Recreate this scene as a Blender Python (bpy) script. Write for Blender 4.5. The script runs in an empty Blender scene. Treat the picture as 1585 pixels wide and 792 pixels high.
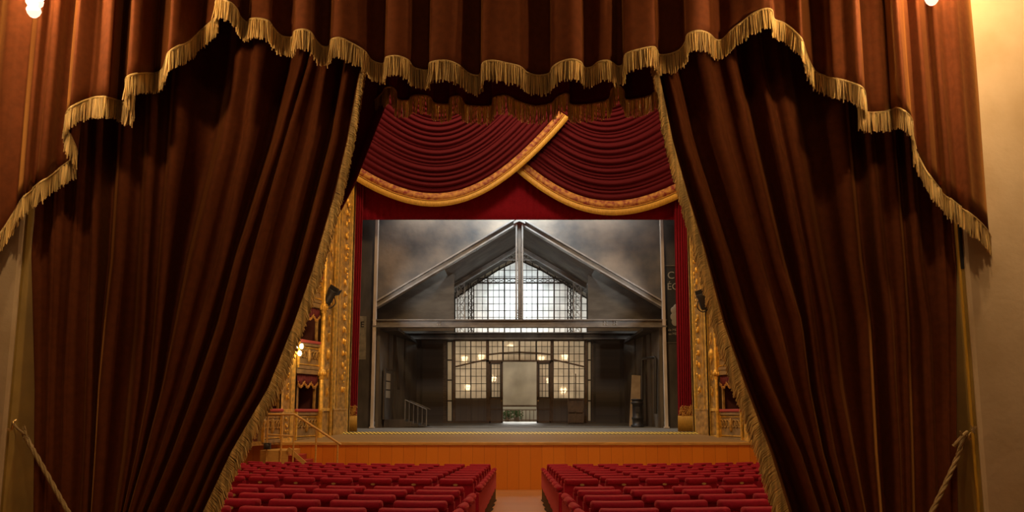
import bpy, math, random
from mathutils import Vector, Matrix
random.seed(7)
sc = bpy.context.scene
C = sc.collection
PI = math.pi
# ---------------------------------------------------------------- camera
F, PPX, PPY, TH = 1245.0, 803.0, 465.0, math.radians(8.0)
cam = bpy.data.objects.new('camera', bpy.data.cameras.new('camera'))
C.objects.link(cam)
cam.data.sensor_width = 36.0
cam.data.lens = F / 1585.0 * 36.0
cam.data.shift_x = -(PPX - 792.5) / 1585.0
cam.data.shift_y = (PPY - 396.0) / 1585.0
cam.data.clip_start = 0.05
cam.location = (0, 0, 0)
cam.rotation_euler = (PI / 2 + TH, 0, 0)
sc.camera = cam
cT, sT = math.cos(TH), math.sin(TH)

def P(px, py, d):
    """point seen at photo pixel (px,py) on the upright plane Y=d"""
    xc, yc = (px - PPX) / F, (PPY - py) / F
    v = Vector((xc, cT - yc * sT, sT + yc * cT))
    return v * (d / v.y)

# ---------------------------------------------------------------- exposure, world, big lights
vs = sc.view_settings
vs.view_transform = 'Standard'
vs.look = 'None'
vs.exposure = 0.0
vs.gamma = 1.0
vs.use_curve_mapping = False
w = bpy.data.worlds.new('world'); sc.world = w; w.use_nodes = True
w.node_tree.nodes['Background'].inputs[0].default_value = (1.0, 0.62, 0.36, 1)
w.node_tree.nodes['Background'].inputs[1].default_value = 0.012

def light(name, kind, loc, power, color, size=0.3, target=None, spot=None, blend=0.5, size_y=None):
    l = bpy.data.lights.new(name, kind)
    l.energy = power; l.color = color
    if kind == 'AREA':
        l.size = size
        if size_y: l.shape = 'RECTANGLE'; l.size_y = size_y
    else:
        l.shadow_soft_size = size
    if kind == 'SPOT':
        l.spot_size = math.radians(spot); l.spot_blend = blend
    o = bpy.data.objects.new(name, l); C.objects.link(o); o.location = loc
    if target is not None:
        o.rotation_euler = (Vector(target) - Vector(loc)).to_track_quat('-Z', 'Y').to_euler()
    return o
WARM = (1.0, 0.64, 0.32)
HOUSE = (1.0, 0.66, 0.34)
COOL = (0.80, 0.92, 1.0)
# big house chandelier, high over the stalls
light('house_chandelier_light', 'POINT', (0, 15.0, 9.6), 2000, HOUSE, 0.9)
light('swag_top_fill_light', 'AREA', (0, 22.6, 12.4), 420, HOUSE, 8.0, (0, 24.6, 0.0), size_y=0.6)  # unseen area light, added to rake the swag folds from above
for sx in (-1, 1): light('pier_spot_light', 'SPOT', (sx * 5.1, 23.4, 3.5), 420, (0.97, 0.98, 1.0), 0.12, (sx * .6, 31.6, 4.9), 44, 0.8)
light('front_of_house_spot', 'SPOT', (0, 16.5, 7.9), 700, (0.98, 0.98, 1.0), 0.2, (0, 29, 2.0), 36, 0.7)
# added fill under the anteroom ceiling, not a lamp of the room; brightens curtains
light('anteroom_fill_light', 'AREA', (0, 0.9, 2.9), 9, (1.0, 0.66, 0.36), 1.6, (0, 4.0, 0.2), size_y=0.5)
# stage lighting bars, behind the pelmet
light('stage_border_light', 'AREA', (0, 26.9, 7.6), 170, (0.97, 0.98, 1.0), 8.0, (0, 29.5, 0), size_y=0.4)
light('stage_rear_bar_light', 'AREA', (0, 28.6, 6.6), 170, (0.97, 0.98, 1.0), 3.0, (0, 33, 2), size_y=0.3)
light('ridge_spot_light', 'SPOT', (0, 26.7, 8.6), 1300, COOL, 0.3, (0, 27.6, 6.4), 110, 1.0)
# lamps behind the glazing
light('window_back_spot', 'SPOT', (0.0, 38.0, 4.4), 4900, (0.72, 0.88, 1.0), 0.5, (0.0, 33, 4.6), 42, 1.0)
light('window_back_flood', 'AREA', (0, 36.8, 2.0), 1000, (1.0, 0.97, 0.90), 7.0, (0, 33, 2.0), size_y=3.5)

# ---------------------------------------------------------------- materials
def mat(name, base, rough=0.6, metal=0.0, sheen=0.0, sheen_tint=(1, 1, 1), sheen_rough=0.4, var=0.0, vscale=6.0,
        bump=0.0, bscale=60.0, spec=0.5, emit=None, estr=0.0, stretch=(1, 1, 1), col2=None, trans=0.0, coat=0.0):
    m = bpy.data.materials.new(name); m.use_nodes = True
    nt = m.node_tree; b = nt.nodes['Principled BSDF']
    b.inputs['Base Color'].default_value = (*base, 1)
    b.inputs['Roughness'].default_value = rough
    b.inputs['Metallic'].default_value = metal
    b.inputs['Specular IOR Level'].default_value = spec
    b.inputs['Sheen Weight'].default_value = sheen
    b.inputs['Sheen Roughness'].default_value = sheen_rough
    b.inputs['Sheen Tint'].default_value = (*sheen_tint, 1)
    b.inputs['Transmission Weight'].default_value = trans
    b.inputs['Coat Weight'].default_value = coat
    if emit: b.inputs['Emission Color'].default_value = (*emit, 1); b.inputs['Emission Strength'].default_value = estr
    tc = nt.nodes.new('ShaderNodeTexCoord'); mp = nt.nodes.new('ShaderNodeMapping')
    mp.inputs['Scale'].default_value = stretch
    nt.links.new(tc.outputs['Object'], mp.inputs['Vector'])
    if var > 0 or col2:
        n = nt.nodes.new('ShaderNodeTexNoise'); n.inputs['Scale'].default_value = vscale; n.inputs['Detail'].default_value = 6
        nt.links.new(mp.outputs[0], n.inputs['Vector'])
        r = nt.nodes.new('ShaderNodeValToRGB')
        r.color_ramp.elements[0].position = 0.35; r.color_ramp.elements[1].position = 0.65
        c2 = col2 or tuple(min(1, c * (1 + var)) for c in base)
        c1 = base if col2 else tuple(c * (1 - var) for c in base)
        r.color_ramp.elements[0].color = (*c1, 1); r.color_ramp.elements[1].color = (*c2, 1)
        nt.links.new(n.outputs[0], r.inputs[0]); nt.links.new(r.outputs[0], b.inputs['Base Color'])
    if bump > 0:
        n = nt.nodes.new('ShaderNodeTexNoise'); n.inputs['Scale'].default_value = bscale; n.inputs['Detail'].default_value = 4
        nt.links.new(mp.outputs[0], n.inputs['Vector'])
        bp = nt.nodes.new('ShaderNodeBump'); bp.inputs['Strength'].default_value = bump; bp.inputs['Distance'].default_value = 0.02
        nt.links.new(n.outputs[0], bp.inputs['Height']); nt.links.new(bp.outputs[0], b.inputs['Normal'])
    return m

def planks(name, c1, c2, size, axis='X', gap=(0.02, 0.012, 0.006), rough=0.45, bump=0.15, vscale=8.0):
    """boards of width `size` along an axis, each with its own tone"""
    m = mat(name, c1, rough); nt = m.node_tree; b = nt.nodes['Principled BSDF']
    tc = [n for n in nt.nodes if n.type == 'TEX_COORD'][0]
    sp = nt.nodes.new('ShaderNodeSeparateXYZ'); nt.links.new(tc.outputs['Object'], sp.inputs[0])
    dv = nt.nodes.new('ShaderNodeMath'); dv.operation = 'DIVIDE'; dv.inputs[1].default_value = size
    nt.links.new(sp.outputs[axis], dv.inputs[0])
    fl = nt.nodes.new('ShaderNodeMath'); fl.operation = 'FLOOR'; nt.links.new(dv.outputs[0], fl.inputs[0])
    fr = nt.nodes.new('ShaderNodeMath'); fr.operation = 'FRACT'; nt.links.new(dv.outputs[0], fr.inputs[0])
    wn = nt.nodes.new('ShaderNodeTexWhiteNoise'); wn.noise_dimensions = '1D'; nt.links.new(fl.outputs[0], wn.inputs['W'])
    mp = nt.nodes.new('ShaderNodeMapping')
    mp.inputs['Scale'].default_value = {'X': (12, 1, 0.8), 'Y': (1, 12, 1), 'Z': (0.8, 1, 12)}[axis]
    nt.links.new(tc.outputs['Object'], mp.inputs[0])
    no = nt.nodes.new('ShaderNodeTexNoise'); no.inputs['Scale'].default_value = vscale; no.inputs['Detail'].default_value = 5
    nt.links.new(mp.outputs[0], no.inputs['Vector'])
    ad = nt.nodes.new('ShaderNodeMath'); ad.operation = 'ADD'; nt.links.new(wn.outputs['Value'], ad.inputs[0]); nt.links.new(no.outputs[0], ad.inputs[1])
    hv = nt.nodes.new('ShaderNodeMath'); hv.operation = 'MULTIPLY'; hv.inputs[1].default_value = 0.5; nt.links.new(ad.outputs[0], hv.inputs[0])
    mx = nt.nodes.new('ShaderNodeMix'); mx.data_type = 'RGBA'
    mx.inputs[6].default_value = (*c1, 1); mx.inputs[7].default_value = (*c2, 1); nt.links.new(hv.outputs[0], mx.inputs[0])
    lt = nt.nodes.new('ShaderNodeMath'); lt.operation = 'LESS_THAN'; lt.inputs[1].default_value = 0.02; nt.links.new(fr.outputs[0], lt.inputs[0])
    m2 = nt.nodes.new('ShaderNodeMix'); m2.data_type = 'RGBA'; m2.inputs[7].default_value = (*gap, 1)
    nt.links.new(lt.outputs[0], m2.inputs[0]); nt.links.new(mx.outputs[2], m2.inputs[6])
    nt.links.new(m2.outputs[2], b.inputs['Base Color'])
    return m

def bricks(name, c1, c2, mortar, scale=4.0):
    m = mat(name, c1, 0.85); nt = m.node_tree; b = nt.nodes['Principled BSDF']
    tc = [n for n in nt.nodes if n.type == 'TEX_COORD'][0]
    mp = nt.nodes.new('ShaderNodeMapping'); mp.inputs['Rotation'].default_value = (PI / 2, 0, 0); nt.links.new(tc.outputs['Object'], mp.inputs[0])
    br = nt.nodes.new('ShaderNodeTexBrick'); br.inputs['Scale'].default_value = scale
    br.inputs['Color1'].default_value = (*c1, 1); br.inputs['Color2'].default_value = (*c2, 1); br.inputs['Mortar'].default_value = (*mortar, 1)
    br.inputs['Mortar Size'].default_value = 0.03
    nt.links.new(mp.outputs[0], br.inputs['Vector']); nt.links.new(br.outputs[0], b.inputs['Base Color'])
    return m

def frosted(name, col, tr=0.7, rough=0.06):
    """old hammered stage glass: lets light through diffusely, mirrors lamps weakly"""
    m = bpy.data.materials.new(name); m.use_nodes = True; nt = m.node_tree; nt.nodes.clear()
    out = nt.nodes.new('ShaderNodeOutputMaterial')
    t = nt.nodes.new('ShaderNodeBsdfTranslucent'); d = nt.nodes.new('ShaderNodeBsdfDiffuse'); g = nt.nodes.new('ShaderNodeBsdfGlossy')
    tc = nt.nodes.new('ShaderNodeTexCoord'); n = nt.nodes.new('ShaderNodeTexNoise'); n.inputs['Scale'].default_value = 1.6; n.inputs['Detail'].default_value = 3
    nt.links.new(tc.outputs['Object'], n.inputs['Vector'])
    r = nt.nodes.new('ShaderNodeValToRGB'); r.color_ramp.elements[0].position = .3; r.color_ramp.elements[1].position = .7
    r.color_ramp.elements[0].color = (*[c * .72 for c in col], 1); r.color_ramp.elements[1].color = (*col, 1)
    nt.links.new(n.outputs[0], r.inputs[0]); nt.links.new(r.outputs[0], t.inputs[0]); nt.links.new(r.outputs[0], d.inputs[0])
    g.inputs['Roughness'].default_value = rough
    a = nt.nodes.new('ShaderNodeMixShader'); a.inputs[0].default_value = tr
    nt.links.new(d.outputs[0], a.inputs[1]); nt.links.new(t.outputs[0], a.inputs[2])
    c = nt.nodes.new('ShaderNodeMixShader'); c.inputs[0].default_value = 0.10
    nt.links.new(a.outputs[0], c.inputs[1]); nt.links.new(g.outputs[0], c.inputs[2]); nt.links.new(c.outputs[0], out.inputs[0])
    return m

def emitter(name, col, s):
    m = bpy.data.materials.new(name); m.use_nodes = True; nt = m.node_tree; nt.nodes.clear()
    out = nt.nodes.new('ShaderNodeOutputMaterial'); e = nt.nodes.new('ShaderNodeEmission')
    e.inputs[0].default_value = (*col, 1); e.inputs[1].default_value = s; nt.links.new(e.outputs[0], out.inputs[0])
    return m

M = dict(
    velvet=mat('russet_velvet', (0.115, 0.031, 0.008), 0.85, sheen=1.0, sheen_tint=(1.0, 0.47, 0.11), sheen_rough=0.25, var=0.12, vscale=30, bump=0.04, bscale=900, spec=0.12),
    darkvelvet=mat('dark_red_velvet', (0.14, 0.009, 0.012), 0.9, sheen=0.25, sheen_tint=(1.0, 0.3, 0.2), spec=0.1),
    crimson=mat('crimson_velvet', (0.22, 0.004, 0.016), 0.8, sheen=0.25, sheen_tint=(1.0, 0.25, 0.25), sheen_rough=0.35, var=0.1, vscale=20, spec=0.15),
    swagvelvet=mat('swag_velvet', (0.062, 0.0015, 0.006), 0.8, sheen=0.7, sheen_tint=(1.0, 0.20, 0.18), sheen_rough=0.22, spec=0.15),
    seatvelvet=mat('seat_velvet', (0.28, 0.004, 0.024), 0.75, sheen=0.4, sheen_tint=(1.0, 0.22, 0.22), sheen_rough=0.35, var=0.1, vscale=30, spec=0.2),
    fringe=mat('gold_fringe', (0.68, 0.45, 0.15), 0.5, var=0.5, vscale=45, stretch=(1, 1, 0.04), sheen=0.3, sheen_tint=(1, .85, .5), spec=0.4),
    fringeback=mat('fringe_backing', (0.24, 0.14, 0.035), 0.8),
    braid=mat('gold_braid', (0.58, 0.40, 0.14), 0.45, var=0.2, vscale=120, bump=0.4, bscale=300, spec=0.5),
    goldfringe=mat('bright_gold_fringe', (0.50, 0.30, 0.05), 0.5, var=0.3, vscale=14, stretch=(8, 8, 0.6)),
    embroidery=mat('gold_embroidery', (0.50, 0.25, 0.05), 0.5, var=0.3, vscale=30),
    embroidband=mat('gold_embroidered_velvet', (0.16, 0.01, 0.01), 0.6, col2=(0.42, 0.21, 0.04), vscale=9),
    rope=mat('gold_rope', (0.42, 0.29, 0.12), 0.7, bump=0.5, bscale=220),
    plaster=mat('tan_plaster', (0.52, 0.38, 0.21), 0.85, col2=(0.64, 0.49, 0.30), vscale=3.0, bump=0.12, bscale=25),
    darkwall=mat('dark_wall', (0.08, 0.045, 0.025), 0.85, var=.2, vscale=2),
    ochre=mat('ochre_paint', (0.34, 0.22, 0.045), 0.6, var=0.15, vscale=5),
    yellowtrim=mat('yellow_trim', (0.62, 0.36, 0.04), 0.4),
    darkmetal=mat('dark_metal', (0.02, 0.02, 0.022), 0.5),
    brass=mat('brass', (0.75, 0.52, 0.2), 0.3, metal=0.9),
    gold=mat('gilding', (0.74, 0.44, 0.07), 0.38, metal=0.35, var=0.3, vscale=9, bump=0.2, bscale=40),
    oldgold=mat('aged_gilding', (0.40, 0.235, 0.055), 0.5, metal=0.2, var=0.4, vscale=7, bump=0.3, bscale=30),
    parapet=mat('painted_parapet', (0.27, 0.18, 0.075), 0.65, var=0.25, vscale=6),
    boxred=mat('box_interior_red', (0.12, 0.030, 0.018), 0.8, var=0.1, vscale=4),
    boxdrape=mat('box_drapery', (0.13, 0.012, 0.014), 0.85, sheen=.2),
    rail=mat('rail_velvet', (0.38, 0.05, 0.045), 0.8, sheen=0.4, sheen_tint=(1, .5, .45)),
    stagewood=planks('orange_wood_panel', (0.60, 0.18, 0.008), (0.72, 0.25, 0.016), 0.31, 'X', gap=(0.24, 0.06, 0.006), rough=0.4),
    lipwood=mat('pale_wood_edge', (0.52, 0.30, 0.075), 0.45, var=0.15, vscale=4, stretch=(1, 8, 8)),
    forestage=planks('forestage_boards', (0.22, 0.135, 0.05), (0.30, 0.19, 0.07), 0.16, 'Y', gap=(.1, .06, .03), rough=0.6),
    stagefloor=mat('grey_stage_floor', (0.165, 0.155, 0.13), 0.7, var=0.25, vscale=3, stretch=(0.4, 2, 1)),
    aislewood=planks('aisle_boards', (0.34, 0.15, 0.055), (0.46, 0.22, 0.085), 0.14, 'Y', gap=(.14, .06, .03), rough=0.4),
    housewall=mat('house_wall', (0.30, 0.19, 0.08), 0.8, var=0.2, vscale=1.5),
    black=mat('black_cloth', (0.006, 0.006, 0.006), 0.95),
    greypaint=mat('grey_scene_paint', (0.11, 0.094, 0.074), 0.85, col2=(0.17, 0.146, 0.112), vscale=2.2, stretch=(1, 1, 0.35)),
    spandrel=mat('streaked_grey_paint', (0.095, 0.085, 0.068), 0.85, col2=(0.15, 0.135, 0.11), vscale=2.5, stretch=(.6, 1, 1.6)),
    darkpaint=mat('dark_scene_paint', (0.052, 0.043, 0.034), 0.85, col2=(0.092, 0.077, 0.06), vscale=3, stretch=(1, 1, 0.4)),
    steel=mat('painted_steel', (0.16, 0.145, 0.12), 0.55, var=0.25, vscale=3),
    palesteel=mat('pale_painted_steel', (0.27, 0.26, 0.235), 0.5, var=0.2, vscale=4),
    silversteel=mat('silver_painted_steel', (0.46, 0.45, 0.42), 0.45, var=0.15, vscale=4),
    canvas=mat('mottled_canvas', (0.085, 0.083, 0.078), 0.9, col2=(0.235, 0.19, 0.14), vscale=0.8, bump=0.5, bscale=5),
    whitepost=mat('white_post', (0.52, 0.45, 0.36), 0.6, var=0.15, vscale=5, stretch=(1, 1, .3)),
    corr=planks('horizontal_scene_boards', (0.072, 0.061, 0.048), (0.11, 0.092, 0.072), 0.17, 'Z', gap=(.02, .017, .013), rough=.8),
    dado=planks('dado_boards', (0.12, 0.10, 0.083), (0.175, 0.15, 0.125), 0.24, 'X', gap=(.03, .025, .02), rough=.8),
    brick=bricks('scene_brick', (0.13, 0.085, 0.05), (0.20, 0.15, 0.095), (0.06, 0.05, 0.04), 7.0),
    glassup=frosted('upper_window_glass', (0.80, 0.79, 0.76), 0.75, 0.12),
    glasslow=frosted('lower_window_glass', (0.60, 0.52, 0.41), 0.6, 0.03),
    glassstrip=frosted('side_strip_glass', (0.62, 0.55, 0.42), 0.35, 0.2),
    screen=mat('beige_screen', (0.44, 0.38, 0.29), 0.9), screencloth=frosted('beige_screen_cloth', (0.42, 0.37, 0.29), 0.55, 0.8),
    leaf=mat('plant_leaf', (0.06, 0.10, 0.03), 0.6, var=0.4, vscale=20),
    iron=mat('cast_iron', (0.022, 0.02, 0.018), 0.5),
    boardwood=mat('pale_board', (0.30, 0.22, 0.13), 0.7, col2=(0.44, 0.34, 0.21), vscale=3),
    brownwood=mat('brown_wood', (0.12, 0.075, 0.04), 0.6, var=0.2, vscale=6),
    poster=mat('dark_poster', (0.025, 0.024, 0.02), 0.7, var=0.2, vscale=6),
    letter=mat('pale_lettering', (0.36, 0.33, 0.27), 0.8),
    palepaper=mat('pale_paper', (0.24, 0.21, 0.15), 0.8, var=0.3, vscale=5),
    carpet=mat('red_carpet', (0.34, 0.03, 0.012), 0.9, var=0.15, vscale=30),
    bulb=emitter('warm_bulb', (1.0, 0.78, 0.48), 60.0),
    bulbsmall=emitter('small_warm_bulb', (1.0, 0.74, 0.42), 45.0),
    pinkglass=mat('pink_glass', (1.0, 0.55, 0.45), 0.15, emit=(1.0, 0.5, 0.36), estr=2.2),
    crystal=mat('crystal', (1, 1, 1), 0.03, trans=1.0),
    chair_base=mat('seat_base_black', (0.012, 0.012, 0.012), 0.5),
    plate=mat('number_plate', (0.55, 0.42, 0.2), 0.35, metal=0.6),
)
def stripes():
    m = mat('striped_tape', (0.8, 0.55, 0.02), 0.5); nt = m.node_tree; b = nt.nodes['Principled BSDF']
    tc = [n for n in nt.nodes if n.type == 'TEX_COORD'][0]
    sp = nt.nodes.new('ShaderNodeSeparateXYZ'); nt.links.new(tc.outputs['Object'], sp.inputs[0])
    s2 = nt.nodes.new('ShaderNodeMath'); s2.operation = 'MULTIPLY_ADD'; s2.inputs[1].default_value = 1.4
    nt.links.new(sp.outputs[1], s2.inputs[0]); nt.links.new(sp.outputs[0], s2.inputs[2])
    dv = nt.nodes.new('ShaderNodeMath'); dv.operation = 'DIVIDE'; dv.inputs[1].default_value = 0.118; nt.links.new(s2.outputs[0], dv.inputs[0])
    fr = nt.nodes.new('ShaderNodeMath'); fr.operation = 'FRACT'; nt.links.new(dv.outputs[0], fr.inputs[0])
    lt = nt.nodes.new('ShaderNodeMath'); lt.operation = 'LESS_THAN'; lt.inputs[1].default_value = 0.5; nt.links.new(fr.outputs[0], lt.inputs[0])
    mx = nt.nodes.new('ShaderNodeMix'); mx.data_type = 'RGBA'; mx.inputs[6].default_value = (.012, .01, .008, 1); mx.inputs[7].default_value = (.95, .72, .12, 1)
    nt.links.new(lt.outputs[0], mx.inputs[0]); nt.links.new(mx.outputs[2], b.inputs['Base Color'])
    return m
M['tape'] = stripes()
M['thinfringe'] = mat('thin_gold_fringe', (0.78, 0.56, 0.22), 0.5, var=0.5, vscale=45, stretch=(1, 1, 0.04))
for k, amt in (('fringe', .2), ('thinfringe', .5)):
    nt = M[k].node_tree; b = nt.nodes['Principled BSDF']; out = [n for n in nt.nodes if n.type == 'OUTPUT_MATERIAL'][0]
    t = nt.nodes.new('ShaderNodeBsdfTranslucent'); mx = nt.nodes.new('ShaderNodeMixShader'); mx.inputs[0].default_value = amt
    t.inputs[0].default_value = (.62, .42, .14, 1)
    nt.links.new(b.outputs[0], mx.inputs[1]); nt.links.new(t.outputs[0], mx.inputs[2]); nt.links.new(mx.outputs[0], out.inputs[0])

# ---------------------------------------------------------------- mesh builder
class MB:
    def __init__(s): s.v, s.f = [], []
    def quad(s, a, b, c, d):
        n = len(s.v); s.v += [Vector(a), Vector(b), Vector(c), Vector(d)]; s.f.append((n, n + 1, n + 2, n + 3))
    def grid(s, rows, closed=False):
        n, k = len(s.v), len(rows[0])
        for r in rows: s.v += [Vector(p) for p in r]
        for i in range(len(rows) - 1):
            for j in range(k if closed else k - 1):
                j2 = (j + 1) % k
                s.f.append((n + i * k + j, n + i * k + j2, n + (i + 1) * k + j2, n + (i + 1) * k + j))
        return s
    def cap(s, ring):
        n = len(s.v); s.v += [Vector(p) for p in ring]; s.f.append(tuple(range(n, n + len(ring))))
    def box(s, c, size, m=None):
        c = Vector(c); hx, hy, hz = [q / 2 for q in size]; n = len(s.v)
        for sx, sy, sz in ((-1,-1,-1),(1,-1,-1),(1,1,-1),(-1,1,-1),(-1,-1,1),(1,-1,1),(1,1,1),(-1,1,1)):
            p = Vector((sx * hx, sy * hy, sz * hz))
            s.v.append(c + (m @ p if m else p))
        for q in ((0,3,2,1),(4,5,6,7),(0,1,5,4),(1,2,6,5),(2,3,7,6),(3,0,4,7)): s.f.append(tuple(n + i for i in q))
        return s
    def span(s, a, b):
        a, b = Vector(a), Vector(b); return s.box((a + b) / 2, [abs(q) for q in (b - a)])
    def beam(s, a, b, w, h, up=(0, 1, 0)):
        """bar from a to b: w across (in plane), h along `up`"""
        a, b = Vector(a), Vector(b); z = (b - a); L = z.length; z.normalize()
        y = Vector(up); y = (y - z * y.dot(z)).normalized(); x = y.cross(z)
        return s.box((a + b) / 2, (w, h, L), Matrix((x, y, z)).transposed())
    def prism(s, pts, vec):
        """polygon (3D points) swept along vec"""
        n, k = len(s.v), len(pts); vec = Vector(vec)
        s.v += [Vector(p) for p in pts] + [Vector(p) + vec for p in pts]
        s.f.append(tuple(range(n, n + k))); s.f.append(tuple(reversed(range(n + k, n + 2 * k))))
        for i in range(k):
            j = (i + 1) % k; s.f.append((n + i, n + i + k, n + j + k, n + j))
        return s
    def tube(s, pts, r, sides=8, cap=True):
        pts = [Vector(p) for p in pts]; rows = []
        ref = None
        for i, p in enumerate(pts):
            t = (pts[min(i + 1, len(pts) - 1)] - pts[max(i - 1, 0)])
            t = t.normalized() if t.length > 1e-9 else Vector((0, 0, 1))
            if ref is None: ref = Vector((0, 1, 0)) if abs(t.y) < .9 else Vector((1, 0, 0))
            x = (ref - t * ref.dot(t)).normalized(); y = t.cross(x); ref = x
            rr = r[i] if isinstance(r, (list, tuple)) else r
            rows.append([p + (x * math.cos(a) + y * math.sin(a)) * rr for a in [2 * PI * k / sides for k in range(sides)]])
        s.grid(rows, True)
        if cap: s.cap(list(reversed(rows[0]))); s.cap(rows[-1])
        return s
    def lathe(s, prof, c=(0, 0, 0), sides=20, sx=1.0, sy=1.0):
        c = Vector(c)
        rows = [[c + Vector((r * sx * math.cos(2 * PI * k / sides), r * sy * math.sin(2 * PI * k / sides), z)) for k in range(sides)] for r, z in prof]
        s.grid(rows, True); return s
    def ball(s, c, r, nu=8, nv=6):
        c = Vector(c); r = Vector(r) if not isinstance(r, (int, float)) else Vector((r, r, r)); rows = []
        for i in range(nv + 1):
            t = PI * i / nv; st = max(math.sin(t), 1e-3)
            rows.append([c + Vector((r.x * st * math.cos(2 * PI * k / nu), r.y * st * math.sin(2 * PI * k / nu), r.z * math.cos(t))) for k in range(nu)])
        s.grid(rows, True); return s
    def build(s, name, m, parent=None, smooth=False, bevel=0.0, solid=0.0, loc=None):
        off = Vector(loc) if loc is not None else (parent['_o'] if parent and '_o' in parent else None)
        base = Vector(off) if off is not None else Vector((0, 0, 0))
        me = bpy.data.meshes.new(name); me.from_pydata([tuple(v - base) for v in s.v], [], s.f); me.update()
        me.materials.append(m)
        if smooth:
            me.polygons.foreach_set('use_smooth', [True] * len(me.polygons))
        o = bpy.data.objects.new(name, me); C.objects.link(o)
        if parent: o.parent = parent; o['_o'] = tuple(base)
        elif loc is not None: o.location = base; o['_o'] = tuple(base)
        else: o['_o'] = (0.0, 0.0, 0.0)
        if bevel: b = o.modifiers.new('bevel', 'BEVEL'); b.width = bevel; b.segments = 2; b.limit_method = 'ANGLE'
        if solid: q = o.modifiers.new('solid', 'SOLIDIFY'); q.thickness = solid; q.offset = 0
        return o

def thing(name, label, cat, loc=(0, 0, 0), group=None):
    o = bpy.data.objects.new(name, None); C.objects.link(o); o.location = loc; o['_o'] = tuple(loc)
    o.empty_display_size = 0.1
    return tag(o, label, cat, group)
def tag(o, label, cat, group=None):
    o['label'] = label; o['category'] = cat
    if group: o['group'] = group
    return o
def struct(o): o['kind'] = 'structure'; return o

def interp(tab, y):
    if y <= tab[0][0]:
        (y0, x0), (y1, x1) = tab[0], tab[1]; return x0 + (x1 - x0) * (y - y0) / (y1 - y0) * 0.4
    for (y0, x0), (y1, x1) in zip(tab, tab[1:]):
        if y <= y1: t = (y - y0) / (y1 - y0); return x0 + (x1 - x0) * t
    return tab[-1][1]
def smooth_tab(tab, n=40):
    """Catmull-Rom through (y,x) table"""
    return tab
def catmull(pts, per=6):
    out = []
    for i in range(len(pts) - 1):
        p0, p1, p2, p3 = pts[max(i - 1, 0)], pts[i], pts[i + 1], pts[min(i + 2, len(pts) - 1)]
        for k in range(per):
            t = k / per
            out.append(tuple(0.5 * ((2 * b) + (-a + c) * t + (2 * a - 5 * b + 4 * c - d) * t * t + (-a + 3 * b - 3 * c + d) * t ** 3) for a, b, c, d in zip(p0, p1, p2, p3)))
    out.append(tuple(pts[-1])); return out

# ================================================================ SETTING
def floor_z(d): return -1.30 - 0.0322 * d
X0, X1 = -9.0, 9.0
WD = 4.16                                   # face of the wall with the curtained opening
WX0, WX1 = P(33, 392, WD).x, P(1494, 400, WD).x
ZT = 2.72                                   # head of the opening
mb = MB()
mb.span((-3.6, -1.6, -1.62), (3.6, 5.15, -1.47)); struct(mb.build('floor_anteroom', M['aislewood']))
mb = MB(); mb.span((-3.6, -1.6, 3.0), (3.6, WD, 3.1)); struct(mb.build('ceiling_anteroom', M['darkwall']))
mb = MB(); mb.span((-3.7, -1.6, -1.5), (-3.5, WD, 3.05)); struct(mb.build('wall_left', M['darkwall']))
mb = MB(); mb.span((3.5, -1.6, -1.5), (3.7, WD, 3.05)); struct(mb.build('wall_right', M['darkwall']))
mb = MB(); mb.span((-3.6, -1.8, -1.5), (3.6, -1.6, 3.05)); struct(mb.build('wall_back', M['darkwall']))
# wall with the opening, one shell: left pier, right pier, head
mb = MB()
mb.span((X0, WD, -1.75), (WX0, 5.1, 13.0)); mb.span((WX1, WD, -1.75), (X1, 5.1, 13.0)); mb.span((WX0, WD, ZT), (WX1, 5.1, 13.0))
struct(mb.build('wall_front', M['plaster'], bevel=0.02))
# painted reveals of the opening
mb = MB(); mb.span((WX0, WD + .012, -1.5), (WX0 + .012, 5.1, ZT)); struct(mb.build('trim_1', M['ochre']))
mb = MB(); mb.span((WX1 - .012, WD + .012, -1.5), (WX1, 5.1, ZT)); struct(mb.build('trim_2', M['ochre']))
mb = MB(); mb.span((WX1 - .020, WD + .022, -1.5), (WX1 - .010, WD + .040, ZT)); struct(mb.build('trim_3', M['yellowtrim'], bevel=.004))
mb = MB(); mb.span((WX1 - .016, WD + .006, P(1494, 415, WD).z), (WX1 - .004, WD + .020, ZT)); struct(mb.build('trim_4', M['darkmetal']))

# stalls floor (raked), house walls and ceiling
mb = MB()
mb.prism([(X0, 5.1, floor_z(5.1)), (X1, 5.1, floor_z(5.1)), (X1, 24.5, floor_z(24.5)), (X0, 24.5, floor_z(24.5))], (0, 0, -.15))
struct(mb.build('floor', M['aislewood']))
mb = MB(); mb.span((X0, 5.0, 13.0), (X1, 26.0, 13.2)); struct(mb.build('ceiling', M['housewall']))
for nm, x in (('wall_house_left', X0), ('wall_house_right', X1 - .2)):
    mb = MB(); mb.span((x, 5.0, -2.4), (x + .2, 26.0, 13.0)); struct(mb.build(nm, M['housewall']))

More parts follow.
